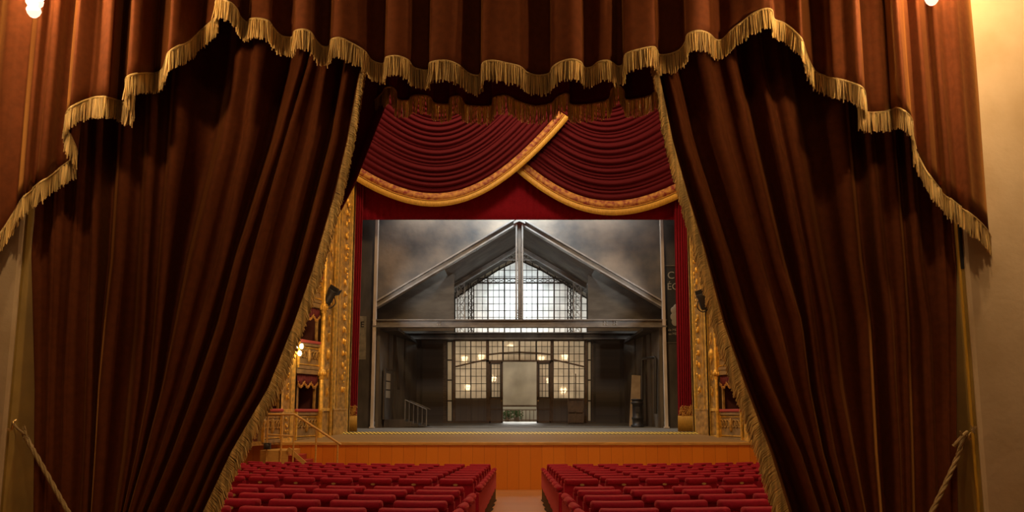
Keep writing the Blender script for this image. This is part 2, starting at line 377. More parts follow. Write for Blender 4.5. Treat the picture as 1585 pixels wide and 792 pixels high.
# stage
def stage_z(d):
    return -.76 + (d - 21.9) * (.28 / 5.6) if d < 27.5 else -.48 + (d - 27.5) * (.12 / 5.7)
SD = 22.0
mb = MB()
mb.prism([(X0 + .3, SD, -.775), (X0 + .3, SD, -2.2), (X0 + .3, 25.8, -2.2), (X0 + .3, 25.8, stage_z(25.8))], (X1 - X0 - .6, 0, 0))
struct(mb.build('floor_forestage', M['forestage']))
mb = MB()
mb.prism([(-8, 25.8, stage_z(25.8)), (-8, 27.5, stage_z(27.5)), (-8, 33.2, stage_z(33.2)), (-8, 38.5, stage_z(33.2)), (-8, 38.5, -1.2), (-8, 25.8, -1.2)], (16, 0, 0))
struct(mb.build('floor_stage', M['stagefloor']))
zb = floor_z(SD)
mb = MB()
mb.span((X0 + .3, SD - .06, zb - .05), (X1 - .3, SD, -.80))
for px in (560, 676, 803, 930, 1048): x = P(px, 720, SD).x; mb.span((x - .006, SD - .066, zb), (x + .006, SD - .059, -.80))
struct(mb.build('wall_stage_front', M['stagewood']))
mb = MB(); mb.span((X0 + .3, SD - .11, -.835), (X1 - .3, SD + .10, -.755)); struct(mb.build('trim_5', M['lipwood'], bevel=.012))
mb = MB(); mb.span((X0 + .3, SD - .075, zb - .05), (X1 - .3, SD - .06, zb + .07)); struct(mb.build('baseboard_stage', M['stagewood']))
# striped tape along the curtain line
mb = MB(); a, b = P(529, 671, 24.9).x, P(1090, 671, 24.9).x
mb.prism([(a, 24.85, stage_z(24.85) + .004), (b, 24.85, stage_z(24.85) + .004), (b, 24.95, stage_z(24.95) + .05), (a, 24.95, stage_z(24.95) + .05)], (0, .06, 0))
tag(mb.build('warning_strip', M['tape']), 'thin yellow and black striped strip along the stage floor edge', 'warning strip')
# stage house: dark back and sides
mb = MB(); mb.span((-8, 38.3, -1.2), (8, 38.5, 10)); mb.span((-8.1, 26.4, -1.2), (-8, 38.5, 10)); mb.span((8, 26.4, -1.2), (8.1, 38.5, 10)); mb.span((-8, 26.4, 10), (8, 38.5, 10.1))
struct(mb.build('wall_stage_house', M['black']))
# wall over the proscenium
mb = MB(); mb.span((X0, 26.15, 9.6), (X1, 26.3, 13.0)); mb.span((X0, 26.15, -.7), (-5.6, 26.3, 9.6)); mb.span((5.75, 26.15, -.7), (X1, 26.3, 9.6))
struct(mb.build('wall_proscenium', M['housewall']))

# ================================================================ FRINGE
def down_fringe(mb, pts, length, step=0.0075, r=0.0032, jit=.12, out=(0, -1, 0), lean=0.0, sides=4):
    """strands hung from a 3-D polyline"""
    acc = 0.0; outv = Vector(out)
    for a, b in zip(pts, pts[1:]):
        a, b = Vector(a), Vector(b); L = (b - a).length
        if L < 1e-6: continue
        while acc < L:
            p = a.lerp(b, acc / L); l = length * (1 + random.uniform(-jit, jit * .5))
            dx = random.gauss(0, .05) * l; dy = random.gauss(0, .05) * l
            p = p + outv * random.uniform(-.004, .006)
            q1 = p + Vector((dx * .3, dy * .3, -l * .45)) + outv * lean * .5
            q2 = p + Vector((dx, dy, -l)) + outv * lean
            mb.tube([p, q1, q2], [r, r * 1.15, r * .8], sides, cap=False)
            acc += step * random.uniform(.8, 1.2)
        acc -= L
def strip(mb, pts, length, back=.012):
    mb.grid([[Vector(p) + Vector((0, back, .004)) for p in pts], [Vector(p) + Vector((0, back, -length * .86)) for p in pts]])

# ================================================================ FRONT CURTAINS
def fold_curtain(ridges, d, ys, flip=False, amp=.95, amin=.035, amax=.21, N=14, extra=None):
    """cloth whose fold noses follow `ridges`; between two noses the cloth falls back slowly then turns back sharply"""
    rows = []
    for y in ys:
        xs = [interp(r, y) for r in ridges]
        for i in range(1, len(xs)): xs[i] = max(xs[i], xs[i - 1] + 1.5)
        row = []
        for i in range(len(xs) - 1):
            gap = (xs[i + 1] - xs[i]) / F * d
            A = min(max(amp * gap, amin), amax) * (0.8 + .35 * math.sin(i * 2.3 + 1)) * min(1, .22 + max(0, abs(xs[i] + xs[i + 1] - 1530) / -2 + 700) / 90)
            for k in range(N):
                s = k / N; q = 1 - s if flip else s
                kn = .76
                g = .5 - .5 * math.cos(PI * q / kn) if q < kn else .5 + .5 * math.cos(PI * (q - kn) / (1 - kn))
                g += .05 * math.sin(q * 9 + i * 1.7 + y * .004) * math.sin(PI * q)
                dd = d + A * g + (extra(y, xs[i]) if extra else 0)
                row.append(P(xs[i] + (xs[i + 1] - xs[i]) * s, y, dd))
        row.append(P(xs[-1], y, d + (extra(y, xs[-1]) if extra else 0)))
        for p in row: p.x = min(max(p.x, WX0 + .016), WX1 - .016)
        rows.append(row)
    return rows
def hug(y, x):
    e = min(x - 50, 1480 - x); return -.07 * (1 - min(1, max(0, e) / 90))
YS = [-104 + 1176 * i / 63 for i in range(64)]
LEFT = [
    [(150, 57), (400, 49), (600, 54), (792, 52), (930, 72), (1072, 40)],
    [(90, 100), (215, 90), (400, 82), (600, 76), (792, 70), (930, 80), (1072, 55)],
    [(90, 132), (215, 127), (400, 114), (500, 106), (600, 101), (700, 99), (792, 94), (930, 92), (1072, 74)],
    [(90, 154), (215, 150), (400, 144), (500, 141), (600, 139), (700, 136), (792, 131), (930, 112), (1072, 100)],
    [(90, 197), (215, 190), (400, 178), (500, 166), (600, 156), (700, 150), (792, 144), (930, 124), (1072, 118)],
    [(90, 236), (215, 231), (400, 222), (500, 218), (600, 209), (700, 199), (792, 185), (930, 146), (1072, 150)],
    [(90, 276), (215, 267), (400, 251), (500, 243), (600, 234), (700, 214), (792, 192), (930, 156), (1072, 170)],
    [(90, 371), (215, 348), (400, 299), (500, 277), (600, 255), (700, 228), (792, 201), (930, 164), (1072, 185)],
    [(90, 396), (215, 383), (400, 343), (500, 314), (600, 284), (700, 250), (792, 216), (930, 171), (1072, 200)],
    [(90, 467), (215, 431), (400, 368), (500, 342), (600, 307), (700, 270), (792, 231), (930, 178), (1072, 215)],
    [(90, 482), (215, 444), (400, 393), (500, 369), (600, 341), (700, 300), (792, 260), (930, 188), (1072, 232)],
    [(90, 505), (215, 485), (400, 438), (500, 413), (600, 372), (700, 322), (792, 284), (930, 198), (1072, 248)],
    [(90, 540), (215, 517), (400, 468), (500, 437), (600, 397), (700, 342), (792, 302), (930, 206), (1072, 262)],
    [(90, 566), (125, 558), (215, 542), (300, 522), (420, 487), (500, 459), (600, 419), (700, 361), (792, 318), (930, 214), (1072, 276)],
]
RIGHT = [
    [(90, 1009), (115, 1017), (215, 1037), (300, 1060), (382, 1085), (500, 1116), (600, 1151), (700, 1189), (792, 1218), (930, 1296), (1072, 1240)],
    [(90, 1030), (215, 1060), (400, 1121), (500, 1150), (600, 1190), (700, 1236), (792, 1266), (930, 1312), (1072, 1262)],
    [(90, 1093), (215, 1119), (400, 1172), (500, 1200), (600, 1226), (700, 1256), (792, 1283), (930, 1324), (1072, 1280)],
    [(90, 1133), (215, 1162), (400, 1207), (500, 1238), (600, 1250), (700, 1271), (792, 1299), (930, 1334), (1072, 1300)],
    [(90, 1176), (215, 1204), (400, 1243), (500, 1257), (600, 1270), (700, 1288), (792, 1312), (930, 1343), (1072, 1320)],
    [(90, 1205), (215, 1230), (400, 1264), (500, 1285), (600, 1297), (700, 1317), (792, 1336), (930, 1352), (1072, 1340)],
    [(90, 1300), (215, 1310), (400, 1327), (500, 1341), (600, 1346), (700, 1351), (792, 1359), (930, 1366), (1072, 1362)],
    [(90, 1338), (215, 1348), (400, 1366), (500, 1379), (600, 1384), (700, 1391), (792, 1394), (930, 1388), (1072, 1390)],
    [(90, 1372), (215, 1381), (400, 1396), (500, 1401), (600, 1404), (700, 1407), (792, 1409), (930, 1401), (1072, 1412)],
    [(90, 1398), (215, 1407), (400, 1421), (500, 1436), (600, 1440), (700, 1445), (792, 1448), (930, 1424), (1072, 1445)],
    [(90, 1440), (215, 1449), (400, 1462), (500, 1467), (600, 1468), (700, 1469), (792, 1471), (930, 1444), (1072, 1470)],
    [(90, 1486), (215, 1484), (400, 1480), (500, 1479), (600, 1480), (700, 1480), (792, 1482), (930, 1460), (1072, 1490)],
]
CD = 4.29
def edge_fringe(name, tab, d, parent, sgn, w0, w1, y0=95, y1=925, step=.005):
    """bullion fringe sewn down the slanting leading edge of a curtain"""
    mb = MB(); n = 150
    pts = [P(interp(tab, y0 + (y1 - y0) * i / n), y0 + (y1 - y0) * i / n, d - .012) for i in range(n + 1)]
    acc = 0
    for i in range(n):
        a, b = pts[i], pts[i + 1]; t = (b - a).normalized(); L = (b - a).length
        f = i / n; wd = (w0 + (w1 - w0) * f) / F * d
        k = int(L / step) + 1
        for j in range(k):
            p = a.lerp(b, (j + random.random()) / k)
            lng = random.uniform(.75, 1.1)
            q = p + Vector((sgn * wd * lng, random.uniform(-.012, .012), 0)) + t * wd * .9 * lng + Vector((0, 0, -wd * .3))
            m_ = p.lerp(q, .5) + Vector((sgn * .12 * wd, -.008, .1 * wd)) + Vector((random.gauss(0, .001),) * 3)
            mb.tube([p - Vector((sgn * .012, 0, 0)), m_, q], [.0035, .004, .003], 4, cap=False)
    fr = mb.build('edge_fringe', M['fringe'], parent, True)
    mb = MB()
    mb.grid([[p + Vector((-sgn * .01, .006, 0)) for p in pts], [p + Vector((sgn * (w0 + (w1 - w0) * i / n) / F * d * .8, .006, -.3 * (w0 + (w1 - w0) * i / n) / F * d)) for i, p in enumerate(pts)]])
    mb.build('fringe_backing', M['fringeback'], parent, True)
    return fr
lc = thing('stage_curtain', 'tall russet velvet curtain with gold edge fringe, gathered to the left wall', 'curtain', P(150, 1072, CD), 'russet velvet curtains framing the opening')
o = MB().grid(fold_curtain(LEFT, CD, YS, extra=hug)).build('drape', M['velvet'], lc, True, solid=.006)
edge_fringe('edge_fringe', LEFT[-1], CD, lc, 1, 6, 25)
rc = thing('stage_curtain', 'tall russet velvet curtain with gold edge fringe, gathered to the right wall', 'curtain', P(1420, 1072, CD), 'russet velvet curtains framing the opening')
MB().grid(fold_curtain(RIGHT, CD, YS, flip=True, extra=hug)).build('drape', M['velvet'], rc, True, solid=.006)
edge_fringe('edge_fringe', RIGHT[0], CD, rc, -1, 8, 24)
# inner pair on the house side of the opening
def inner(side, ridges, label):
    t = thing('inner_curtain', label, 'curtain', P(ridges[0][0][1], 1020, 4.9), 'dark inner curtains')
    MB().grid(fold_curtain(ridges, 4.9, YS[:60], flip=(side > 0), amp=.3)).build('drape', M['darkvelvet'], t, True, solid=.006)
def shift(tab, f): return [(y, f(y, x)) for y, x in tab]
IL = [[(90, 320), (420, 250), (700, 170), (930, 110), (1072, 110)], [(90, 420), (420, 330), (700, 230), (930, 140), (1072, 140)], [(90, 500), (420, 400), (700, 290), (930, 170), (1072, 170)],
      [(90, 560), (290, 500), (420, 450), (700, 325), (930, 190), (1072, 200)], [(90, 622), (150, 602), (290, 547), (340, 520), (420, 470), (600, 400), (700, 345), (792, 300), (930, 205), (1072, 230)]]
inner(-1, IL, 'dark red inner curtain showing as a sliver behind the left gold fringe')
IR = [[(90, 1016), (215, 1050), (420, 1110), (600, 1170), (792, 1240), (930, 1305), (1072, 1300)], [(90, 1080), (420, 1180), (700, 1270), (930, 1330), (1072, 1330)], [(90, 1180), (420, 1270), (700, 1330), (930, 1360), (1072, 1360)], [(90, 1300), (420, 1350), (700, 1390), (930, 1395), (1072, 1395)]]
inner(1, IR, 'dark red inner curtain tucked behind the right russet curtain')

# ================================================================ VALANCES
HEM = [(-70, 430), (-30, 392), (0, 364), (20, 335), (38, 306), (58, 288), (90, 264), (117, 244), (119, 232), (112, 215), (104, 196), (105, 176), (116, 164), (140, 154), (161, 151), (180, 155), (194, 161), (206, 166), (208, 150), (200, 138), (196, 126), (202, 118), (222, 114), (244, 114), (254, 106), (258, 94), (263, 82), (276, 73), (292, 66), (314, 47), (331, 32), (339, 20), (335, 6), (340, 0), (355, 4), (366, 14), (373, 28), (384, 37), (388, 31), (401, 30), (416, 34), (424, 45), (436, 57), (453, 59), (457, 50), (469, 47), (481, 51), (489, 63), (499, 73), (510, 73), (514, 63), (526, 60), (542, 67), (564, 80), (576, 95), (594, 100), (599, 90), (615, 88), (631, 94), (641, 106), (663, 110), (667, 98), (690, 95), (708, 101), (726, 115), (743, 117), (748, 99), (763, 95), (784, 99), (804, 104), (815, 113), (832, 118), (850, 115), (856, 105), (868, 97), (885, 93), (898, 97), (904, 106), (916, 105), (927, 97), (939, 95), (948, 99), (955, 104), (964, 101), (969, 85), (988, 78), (1010, 74), (1016, 79), (1020, 86), (1036, 85), (1052, 78), (1061, 66), (1065, 54), (1081, 49), (1097, 54), (1107, 63), (1118, 62), (1133, 47), (1150, 34), (1166, 22), (1184, 15), (1194, 18), (1197, 31), (1212, 37), (1228, 49), (1240, 63), (1247, 85), (1256, 105), (1266, 115), (1289, 122), (1314, 128), (1332, 136), (1338, 148), (1333, 160), (1328, 170), (1342, 175), (1367, 174), (1381, 170), (1388, 167), (1400, 174), (1410, 187), (1411, 208), (1414, 230), (1423, 247), (1437, 272), (1455, 295), (1475, 313), (1508, 338), (1526, 357), (1535, 374)]
def valance(name, hem, d, top_z, label, k, mat_, flen, per=5, clampv=.085, fold=None):
    pts = catmull(hem, per)
    # arc length + smoothed height: crests of the hem are the folds that come forward
    S = [0]
    for a, b in zip(pts, pts[1:]): S.append(S[-1] + math.hypot(b[0] - a[0], b[1] - a[1]))
    offs = []
    for i, p in enumerate(pts):
        num = den = 0
        for j in range(max(0, i - 40), min(len(pts), i + 41)):
            wgt = math.exp(-((S[j] - S[i]) / 55.0) ** 2); num += wgt * pts[j][1]; den += wgt
        offs.append(max(-clampv, min(clampv, k * (p[1] - num / den))))
    hem3 = [P(x, y, d + o_ + (1.35 * interp(fold, x) if fold else 0)) for (x, y), o_ in zip(pts, offs)]
    base = Vector((0, d, top_z))
    t = thing(name, label, 'valance', base)
    nr = 14; rows = []
    for i in range(nr + 1):
        f = i / nr; rows.append([Vector((h.x, h.y + .012 * math.sin(j * .21 + f * 3) * f * (1 - f) * 4 * .6, h.z + (top_z - h.z) * f)) for j, h in enumerate(hem3)])
    MB().grid(rows).build('drape', mat_, t, True, solid=.006)
    h3 = [h + Vector((0, -.008, 0)) for h in hem3]
    mb = MB(); down_fringe(mb, h3, flen, .0085, .0036, .09); fr = mb.build('fringe', M['fringe'], t, True)
    if fold:
        mb = MB(); strip(mb, h3, flen); mb.build('fringe_backing', M['fringeback'], fr, True)
    else: fr.data.materials[0] = M['thinfringe']
    mb = MB(); mb.tube(h3, .0065, 6); mb.build('braid', M['braid'], t, True)
    return t
VFOLD = [(-71, .03), (-40, .07), (-20, .0), (0, .01), (24, .06), (38, .0), (52, .06), (65, -.01), (88, .07), (98, .07), (110, -.04), (140, .04), (164, -.04), (184, .10), (200, -.03), (212, -.02), (240, .11), (262, -.03), (278, .0), (308, .10), (330, .05), (350, 0), (1194, 0), (1215, .05), (1240, -.02), (1258, .10), (1278, .10), (1292, -.02), (1310, .02), (1331, -.05), (1352, .03), (1366, .03), (1379, .11), (1391, .0), (1401, -.05), (1420, .04), (1440, -.02), (1456, .05), (1470, -.02), (1486, .05), (1498, .0), (1512, .05), (1536, .07)]
valance('valance', HEM, 4.0, 2.72, 'deep russet velvet valance with stepped gold fringed hem, in front', .0062, M['velvet'], .112, fold=VFOLD)
IHEM = [(420, 190), (450, 170), (470, 150), (490, 165), (520, 172), (550, 168), (575, 160), (592, 145), (597, 137), (606, 136), (613, 142), (615, 154), (632, 156), (640, 149), (663, 150), (672, 160), (694, 162), (698, 152), (711, 150), (720, 162), (734, 165), (760, 164), (765, 152), (784, 149), (803, 158), (829, 165), (854, 160), (862, 152), (874, 146), (880, 148), (882, 162), (910, 162), (941, 155), (947, 139), (957, 134), (965, 142), (969, 155), (1003, 150), (1016, 141), (1040, 130), (1060, 145), (1090, 140), (1120, 150), (1150, 140), (1180, 150)]
valance('inner_valance', IHEM, 4.95, 2.72, 'dark inner valance with dull gold fringe, hanging behind the front one', .0062, M['darkvelvet'], .122)

# ================================================================ SCONCES IN FRONT OF THE CURTAIN
def front_sconce(px, py, d, plate_px, label, pw):
    c = P(px, py, d); pl = P(plate_px, py - 75, WD - .02)
    t = thing('wall_sconce', label, 'wall lamp', c, 'wall lamps beside the opening')
    mb = MB(); mb.lathe([(.001, .0), (.05, 0), (.055, .012), (.03, .03), (.001, .035)], (0, 0, 0), 20)
    mb.v = [Vector((v.x, -v.z, v.y)) + pl for v in mb.v]; mb.build('back_plate', M['brass'], t, True)
    mb = MB(); mid = (c + pl) / 2 + Vector((0, -.05, .06))
    mb.tube(catmull([tuple(pl), tuple(mid), tuple(c + Vector((0, 0, .10))), tuple(c + Vector((0, 0, .055)))], 8), .007, 8); mb.build('arm', M['brass'], t, True)
    mb = MB(); mb.lathe([(.002, -.090), (.014, -.086), (.024, -.074), (.030, -.058), (.024, -.040), (.034, -.026), (.036, -.012), (.02, -.006)], c, 16); mb.build('glass_drop', M['pinkglass'], t, True)
    mb = MB(); mb.ball(c + Vector((0, 0, .015)), (.036, .036, .034), 16, 10); mb.build('bulb', M['bulb'], t, True)
    light('sconce_light', 'POINT', c + Vector((0, -.05, .05)), pw, WARM, .05)
    e = c + Vector((1 if px > 800 else -1, 0, 0)) * .42 + Vector((0, .42, .42)); mb = MB(); mb.ball(e, (.036, .036, .034), 16, 10); mb.build('bulb', M['bulb'], t, True)
    mb = MB(); mb.tube([pl + Vector((0, -.03, 0)), e - Vector((0, 0, .03))], .007, 8); mb.build('arm', M['brass'], t, True)
    light('sconce_light', 'POINT', e + Vector((0, -.05, .04)), pw * (1.5 if px > 800 else 1.0), WARM, .05)
front_sconce(54, -3, 3.28, -38, 'glowing wall lamp with pink glass at the top left of the curtain', 54)
front_sconce(1441, -22, 3.28, 1570, 'glowing wall lamp with pink glass at the top right of the curtain', 54)

# ================================================================ TIEBACK ROPES
def rope(name, pts, r, label, hook):
    t = thing(name, label, 'rope', pts[0], 'tieback ropes')
    path = [Vector(p) for p in catmull([tuple(p) for p in pts], 24)]
    mb = MB(); S = 0; strands = [[], [], []]
    for i, p in enumerate(path):
        if i: S += (p - path[i - 1]).length
        tg = (path[min(i + 1, len(path) - 1)] - path[max(i - 1, 0)]).normalized()
        x = tg.cross(Vector((0, 1, 0))).normalized(); y = tg.cross(x)
        for k in range(3):
            a = S / .028 + k * 2 * PI / 3; strands[k].append(p + (x * math.cos(a) + y * math.sin(a)) * r * .5)
    for s_ in strands: mb.tube(s_, r * .56, 6)
    mb.build('cord', M['rope'], t, True)
    return t
hl = P(22, 655, 4.24)
t = rope('tieback_rope', [P(37, 671, 4.24), P(62, 715, 4.2), P(108, 796, 4.14), P(160, 880, 4.10), P(215, 940, 4.16)], .012, 'twisted gold rope holding back the left curtain', hl)
mb = MB(); mb.tube(catmull([tuple(P(18, 650, 4.20)), tuple(P(24, 660, 4.20)), tuple(P(33, 668, 4.22)), tuple(P(43, 676, 4.23))], 6), [.006] * 18 + [.009], 8)
for k in range(14): a = P(39 + random.uniform(-2, 3), 668 + random.uniform(-4, 6), 4.22); mb.tube([a, a + Vector((random.uniform(-.01, .012), -.006, random.uniform(-.03, .028)))], [.004, .002], 5)
mb.build('knot', M['rope'], t, True)
mb = MB(); mb.tube(catmull([tuple(P(12, 664, WD - .002)), tuple(P(18, 664, WD - .05)), tuple(P(20, 654, WD - .06)), tuple(P(24, 650, WD - .03))], 6), .006, 8); mb.build('hook', M['brass'], t, True)
t = rope('tieback_rope', [P(1494, 672, 4.24), P(1478, 716, 4.2), P(1442, 792, 4.14), P(1400, 870, 4.10), P(1355, 935, 4.16)], .0125, 'twisted gold rope with a frayed knot holding back the right curtain', None)
mb = MB(); mb.tube(catmull([tuple(P(1497, 668, 4.22)), tuple(P(1490, 674, 4.2)), tuple(P(1482, 683, 4.19)), tuple(P(1476, 690, 4.2))], 6), [.009] * 18 + [.011], 8)
mb.tube([P(1489, 674, 4.2), P(1486, 667, 4.18)], [.007, .004], 6)
for k in range(16): a = P(1505 + random.uniform(-2, 6), 664 + random.uniform(-6, 6), WD - .02); mb.tube([a, a + Vector((random.uniform(-.012, .014), -.006, random.uniform(-.02, .02)))], [.005, .002], 5)
mb.build('knot', M['rope'], t, True)
mb = MB(); c = P(1499, 673, WD + .06); mb.tube(catmull([tuple(c + Vector((.03, 0, 0))), tuple(c + Vector((0, -.02, .01))), tuple(c + Vector((-.01, -.02, -.012))), tuple(c + Vector((0, -.02, -.022)))], 6), .005, 8); mb.build('hook', M['brass'], t, True)

# ================================================================ HOUSE CURTAIN: swags, pelmet, legs
def swag(name, label, L0, L1, R0, R1, sag0, sag1, d, seed, k0=.92):
    rnd = random.Random(seed)
    t = thing(name, label, 'swag curtain', P((L1[0] + R1[0]) / 2, 120, d), 'swags over the stage')
    nv, nu, folds = 360, 60, 32
    widths = [rnd.uniform(.6, 1.4) for _ in range(folds)]; tot = sum(widths); cuts = [0]
    for w_ in widths: cuts.append(cuts[-1] + w_ / tot)
    def pt(u, v, extra=0.0, dd=0.0):
        lx, ly = L0[0] + (L1[0] - L0[0]) * v, L0[1] + (L1[1] - L0[1]) * v
        rx, ry = R0[0] + (R1[0] - R0[0]) * v, R0[1] + (R1[1] - R0[1]) * v
        s = sag0 + (sag1 - sag0) * v
        x = lx + (rx - lx) * u; y = ly + (ry - ly) * u + s * math.sin(PI * u) ** k0 + extra
        return P(x, y, d - .28 * math.sin(PI * u) * (.4 + .6 * v) + dd)
    rows = []
    for i in range(nv + 1):
        v = i / nv * .955
        for j in range(folds):
            if cuts[j] <= i / nv <= cuts[j + 1]: s = (i / nv - cuts[j]) / (cuts[j + 1] - cuts[j]); wd = widths[j]; break
        g = max(0.0, math.sin(PI * s)) ** .6
        rows.append([pt(q / nu, v, 0, -.13 * wd * g * min(1, (1 - i / nv) / .12 + .15) * (.35 + .65 * math.sin(PI * min(max(q / nu, .02), .98)))) for q in range(nu + 1)])
    MB().grid(rows).build('drape', M['swagvelvet'], t, True, solid=.008)
    mb = MB(); mb.grid([[pt(q / 80, .915, 0, -.10) for q in range(81)], [pt(q / 80, .962, 0, -.11) for q in range(81)]]); mb.build('embroidered_band', M['embroidband'], t, True, solid=.01)
    mb = MB(); rows = []
    for f, o_ in ((.962, -.10), (.97, -.13), (1.0, -.13), (1.0, -.10)): rows.append([pt(q / 160, f, 0, o_ + .006 * (q % 2)) for q in range(161)])
    mb.grid(rows); fr = mb.build('fringe', M['goldfringe'], t, True, solid=.01)
    mb = MB(); mb.tube([pt(q / 80, .960, 0, -.13) for q in range(81)], .012, 6); mb.build('braid', M['embroidery'], t, True)
swag('swag_curtain', 'crimson velvet swag with gold fringe on the left, lying over the other', (640, 40), (543, 274), (700, 60), (881, 182), 34, 86, 25.2, 3)
swag('swag_curtain', 'crimson velvet swag with gold fringe on the right, tucked behind the other', (906, 40), (724, 188), (966, 40), (1078, 292), 34, 86, 25.55, 5)
# pelmet
def pleats(px0, px1, py0, py1, d, n, amp, nr=10, flare=0.0):
    rows = []
    for i in range(nr + 1):
        f = i / nr; y = py0 + (py1 - py0) * f; row = []
        for j in range(n * 8 + 1):
            u = j / (n * 8); a = 2 * PI * j / 8
            row.append(P(px0 + (px1 - px0) * u, y, d + amp * math.sin(a + .6 * math.sin(j * .13)) * (.8 + .4 * math.sin(j * .07))))
        rows.append(row)
    return rows
t = thing('pelmet', 'plain dark red pelmet across the stage opening below the swags', 'pelmet', P(803, 250, 26.0))
MB().grid(pleats(560, 1050, 160, 340, 26.13, 46, .012)).build('drape', M['crimson'], t, True, solid=.01)
def leg(tx0, tx1, bx0, bx1, d, label):
    t = thing('stage_leg_curtain', label, 'curtain', P((bx0 + bx1) / 2, 667, d), 'crimson side curtains of the stage')
    rows = []; n = 7
    for i in range(31):
        f = i / 30; y = 235 + (655 - 235) * f; a0, a1 = tx0 + (bx0 - tx0) * f, tx1 + (bx1 - tx1) * f
        rows.append([P(a0 + (a1 - a0) * j / (n * 8), y, d + .05 * math.sin(2 * PI * j / 8 + .7 * math.sin(j * .2))) for j in range(n * 8 + 1)])
    MB().grid(rows).build('drape', M['crimson'], t, True, solid=.01)
    mb = MB(); rr = random.Random(4)
    for k in range(46):
        px, py = rr.uniform(bx0 + 1, bx1 - 1), rr.uniform(629, 644)
        c = P(px, py, d - .075); pts = []
        for q in range(7): a = q * .8 + rr.random(); pts.append(c + Vector((math.cos(a) * .05 * (1 - q / 10), -.004, math.sin(a) * .07 * (1 - q / 10))))
        mb.tube(pts, .009, 4)
    mb.build('embroidery', M['embroidery'], t, True)
    mb = MB(); rows = []
    for y, o_ in ((643, -.07), (645, -.10), (667.5, -.09)): rows.append([P(bx0 - .5 + (bx1 - bx0 + 1) * j / 60, y, d + o_ + .012 * (j % 2)) for j in range(61)])
    mb.grid(rows); mb.build('fringe', M['goldfringe'], t, True, solid=.01)
leg(541, 564, 533, 552, 25.75, 'crimson stage curtain with gold fringed foot, at left of the stage opening')
leg(1042, 1070, 1050, 1073, 25.75, 'crimson stage curtain with gold fringed foot, at right of the stage opening')

# ================================================================ PROSCENIUM PIERS, BOXES
def dpx(px):
    """depth of the splayed side wall at a photo column (left side)"""
    return interp([(380, 20.2), (410, 20.9), (452, 22.4), (500, 23.9), (541, 25.3)], px)
def mirror(px): return 1610 - px
def bay_p(px, py, side, off=0.0):
    q = px if side < 0 else mirror(px)
    return P(px, py, dpx(q) + off)
ZTOP = 10.2
def vstrip(mb, p0, p1, side, off0, off1, z0, z1):
    """upright slab between two photo columns of the side wall, standing proud by off"""
    a = bay_p(p0, 600, side); b = bay_p(p1, 600, side)
    mb.prism([(a.x, a.y + off0, z0), (b.x, b.y + off0, z0), (b.x, b.y + off1, z0), (a.x, a.y + off1, z0)], (0, 0, z1 - z0))
def relief(mb, px, side, z0, z1, wpx, off, n, seed):
    rr = random.Random(seed)
    for i in range(n):
        z = z0 + (z1 - z0) * (i + .5) / n; c = bay_p(px, 600, side); c = Vector((c.x, c.y + off, z)); sw = wpx / F * c.y
        h = (z1 - z0) / n
        mb.ball(c, (sw * .22, .05, h * .26), 8, 6)
        for s_ in (-1, 1):
            for q in range(2):
                cc = c + Vector((s_ * sw * rr.uniform(.18, .36), -.01, rr.uniform(-.4, .4) * h)); mb.ball(cc, (sw * rr.uniform(.08, .16), .04, h * rr.uniform(.08, .2)), 6, 5)
def pier(side, px_, label):
    """px_: columns inner edge, frame outer, moulding outer, panel outer, column outer"""
    e0, e1, e2, e3, e4 = px_
    s = 1 if e1 > e0 else -1
    t = thing('proscenium_pier', label, 'proscenium pier', bay_p(e2, 670, side), 'gilded piers beside the stage')
    zst = -.75
    mb = MB(); vstrip(mb, e0, e1, side, -.05, .22, zst, ZTOP); vstrip(mb, e2, e3, side, .02, .22, zst, ZTOP); mb.build('panel', M['oldgold'], t)
    mb = MB()
    for a, b, pr in ((e0, e0 + 2.5 * s, .10), (e0 + 3.6 * s, e0 + 4.6 * s, .08), (e1 - 4 * s, e1 - 3 * s, .08), (e1, e1 + 2 * s, .10), (e1 + 3 * s, e2 - 2.5 * s, .13), (e2 - 1.8 * s, e2, .08)): vstrip(mb, a, b, side, -pr, .1, zst + .04, ZTOP)
    mb.build('moulding', M['gold'], t, bevel=.01)
    mb = MB()
    relief(mb, (e0 + e1) / 2, side, .55, ZTOP, abs(e1 - e0) * .6, -.07, 26, 3 + side); relief(mb, (e2 + e3) / 2, side, .35, ZTOP, abs(e3 - e2) * .55, .0, 18, 9 + side)
    c = bay_p((e2 + e3) / 2, 548, side, -.02); mb.ball(c, (.11, .07, .18), 12, 8)
    mb.build('relief_pattern', M['gold'], t, True)
    mb = MB(); vstrip(mb, e0 + 1 * s, e1 + .5 * s, side, -.16, .1, zst, .13); vstrip(mb, e0 + .5 * s, e1 + 1 * s, side, -.19, .1, .09, .15); mb.build('plinth', M['oldgold'], t, bevel=.012)
    mb = MB(); z_ = bay_p(e3, 634, side).z
    vstrip(mb, e2 + .5 * s, e3, side, -.09, .1, z_ - .04, z_ + .05); mb.build('dado_moulding', M['gold'], t, bevel=.01)
    mb = MB(); vstrip(mb, e2 + .5 * s, e3, side, -.07, .1, zst, zst + .12); mb.build('base_moulding', M['gold'], t, bevel=.01)
pier(-1, (540.5, 519.5, 512.5, 500.5, 492), 'gilded proscenium pier with carved ornament, left of the stage')
pier(1, (1073, 1092, 1097.5, 1107, 1112), 'gilded proscenium pier with carved ornament, right of the stage')
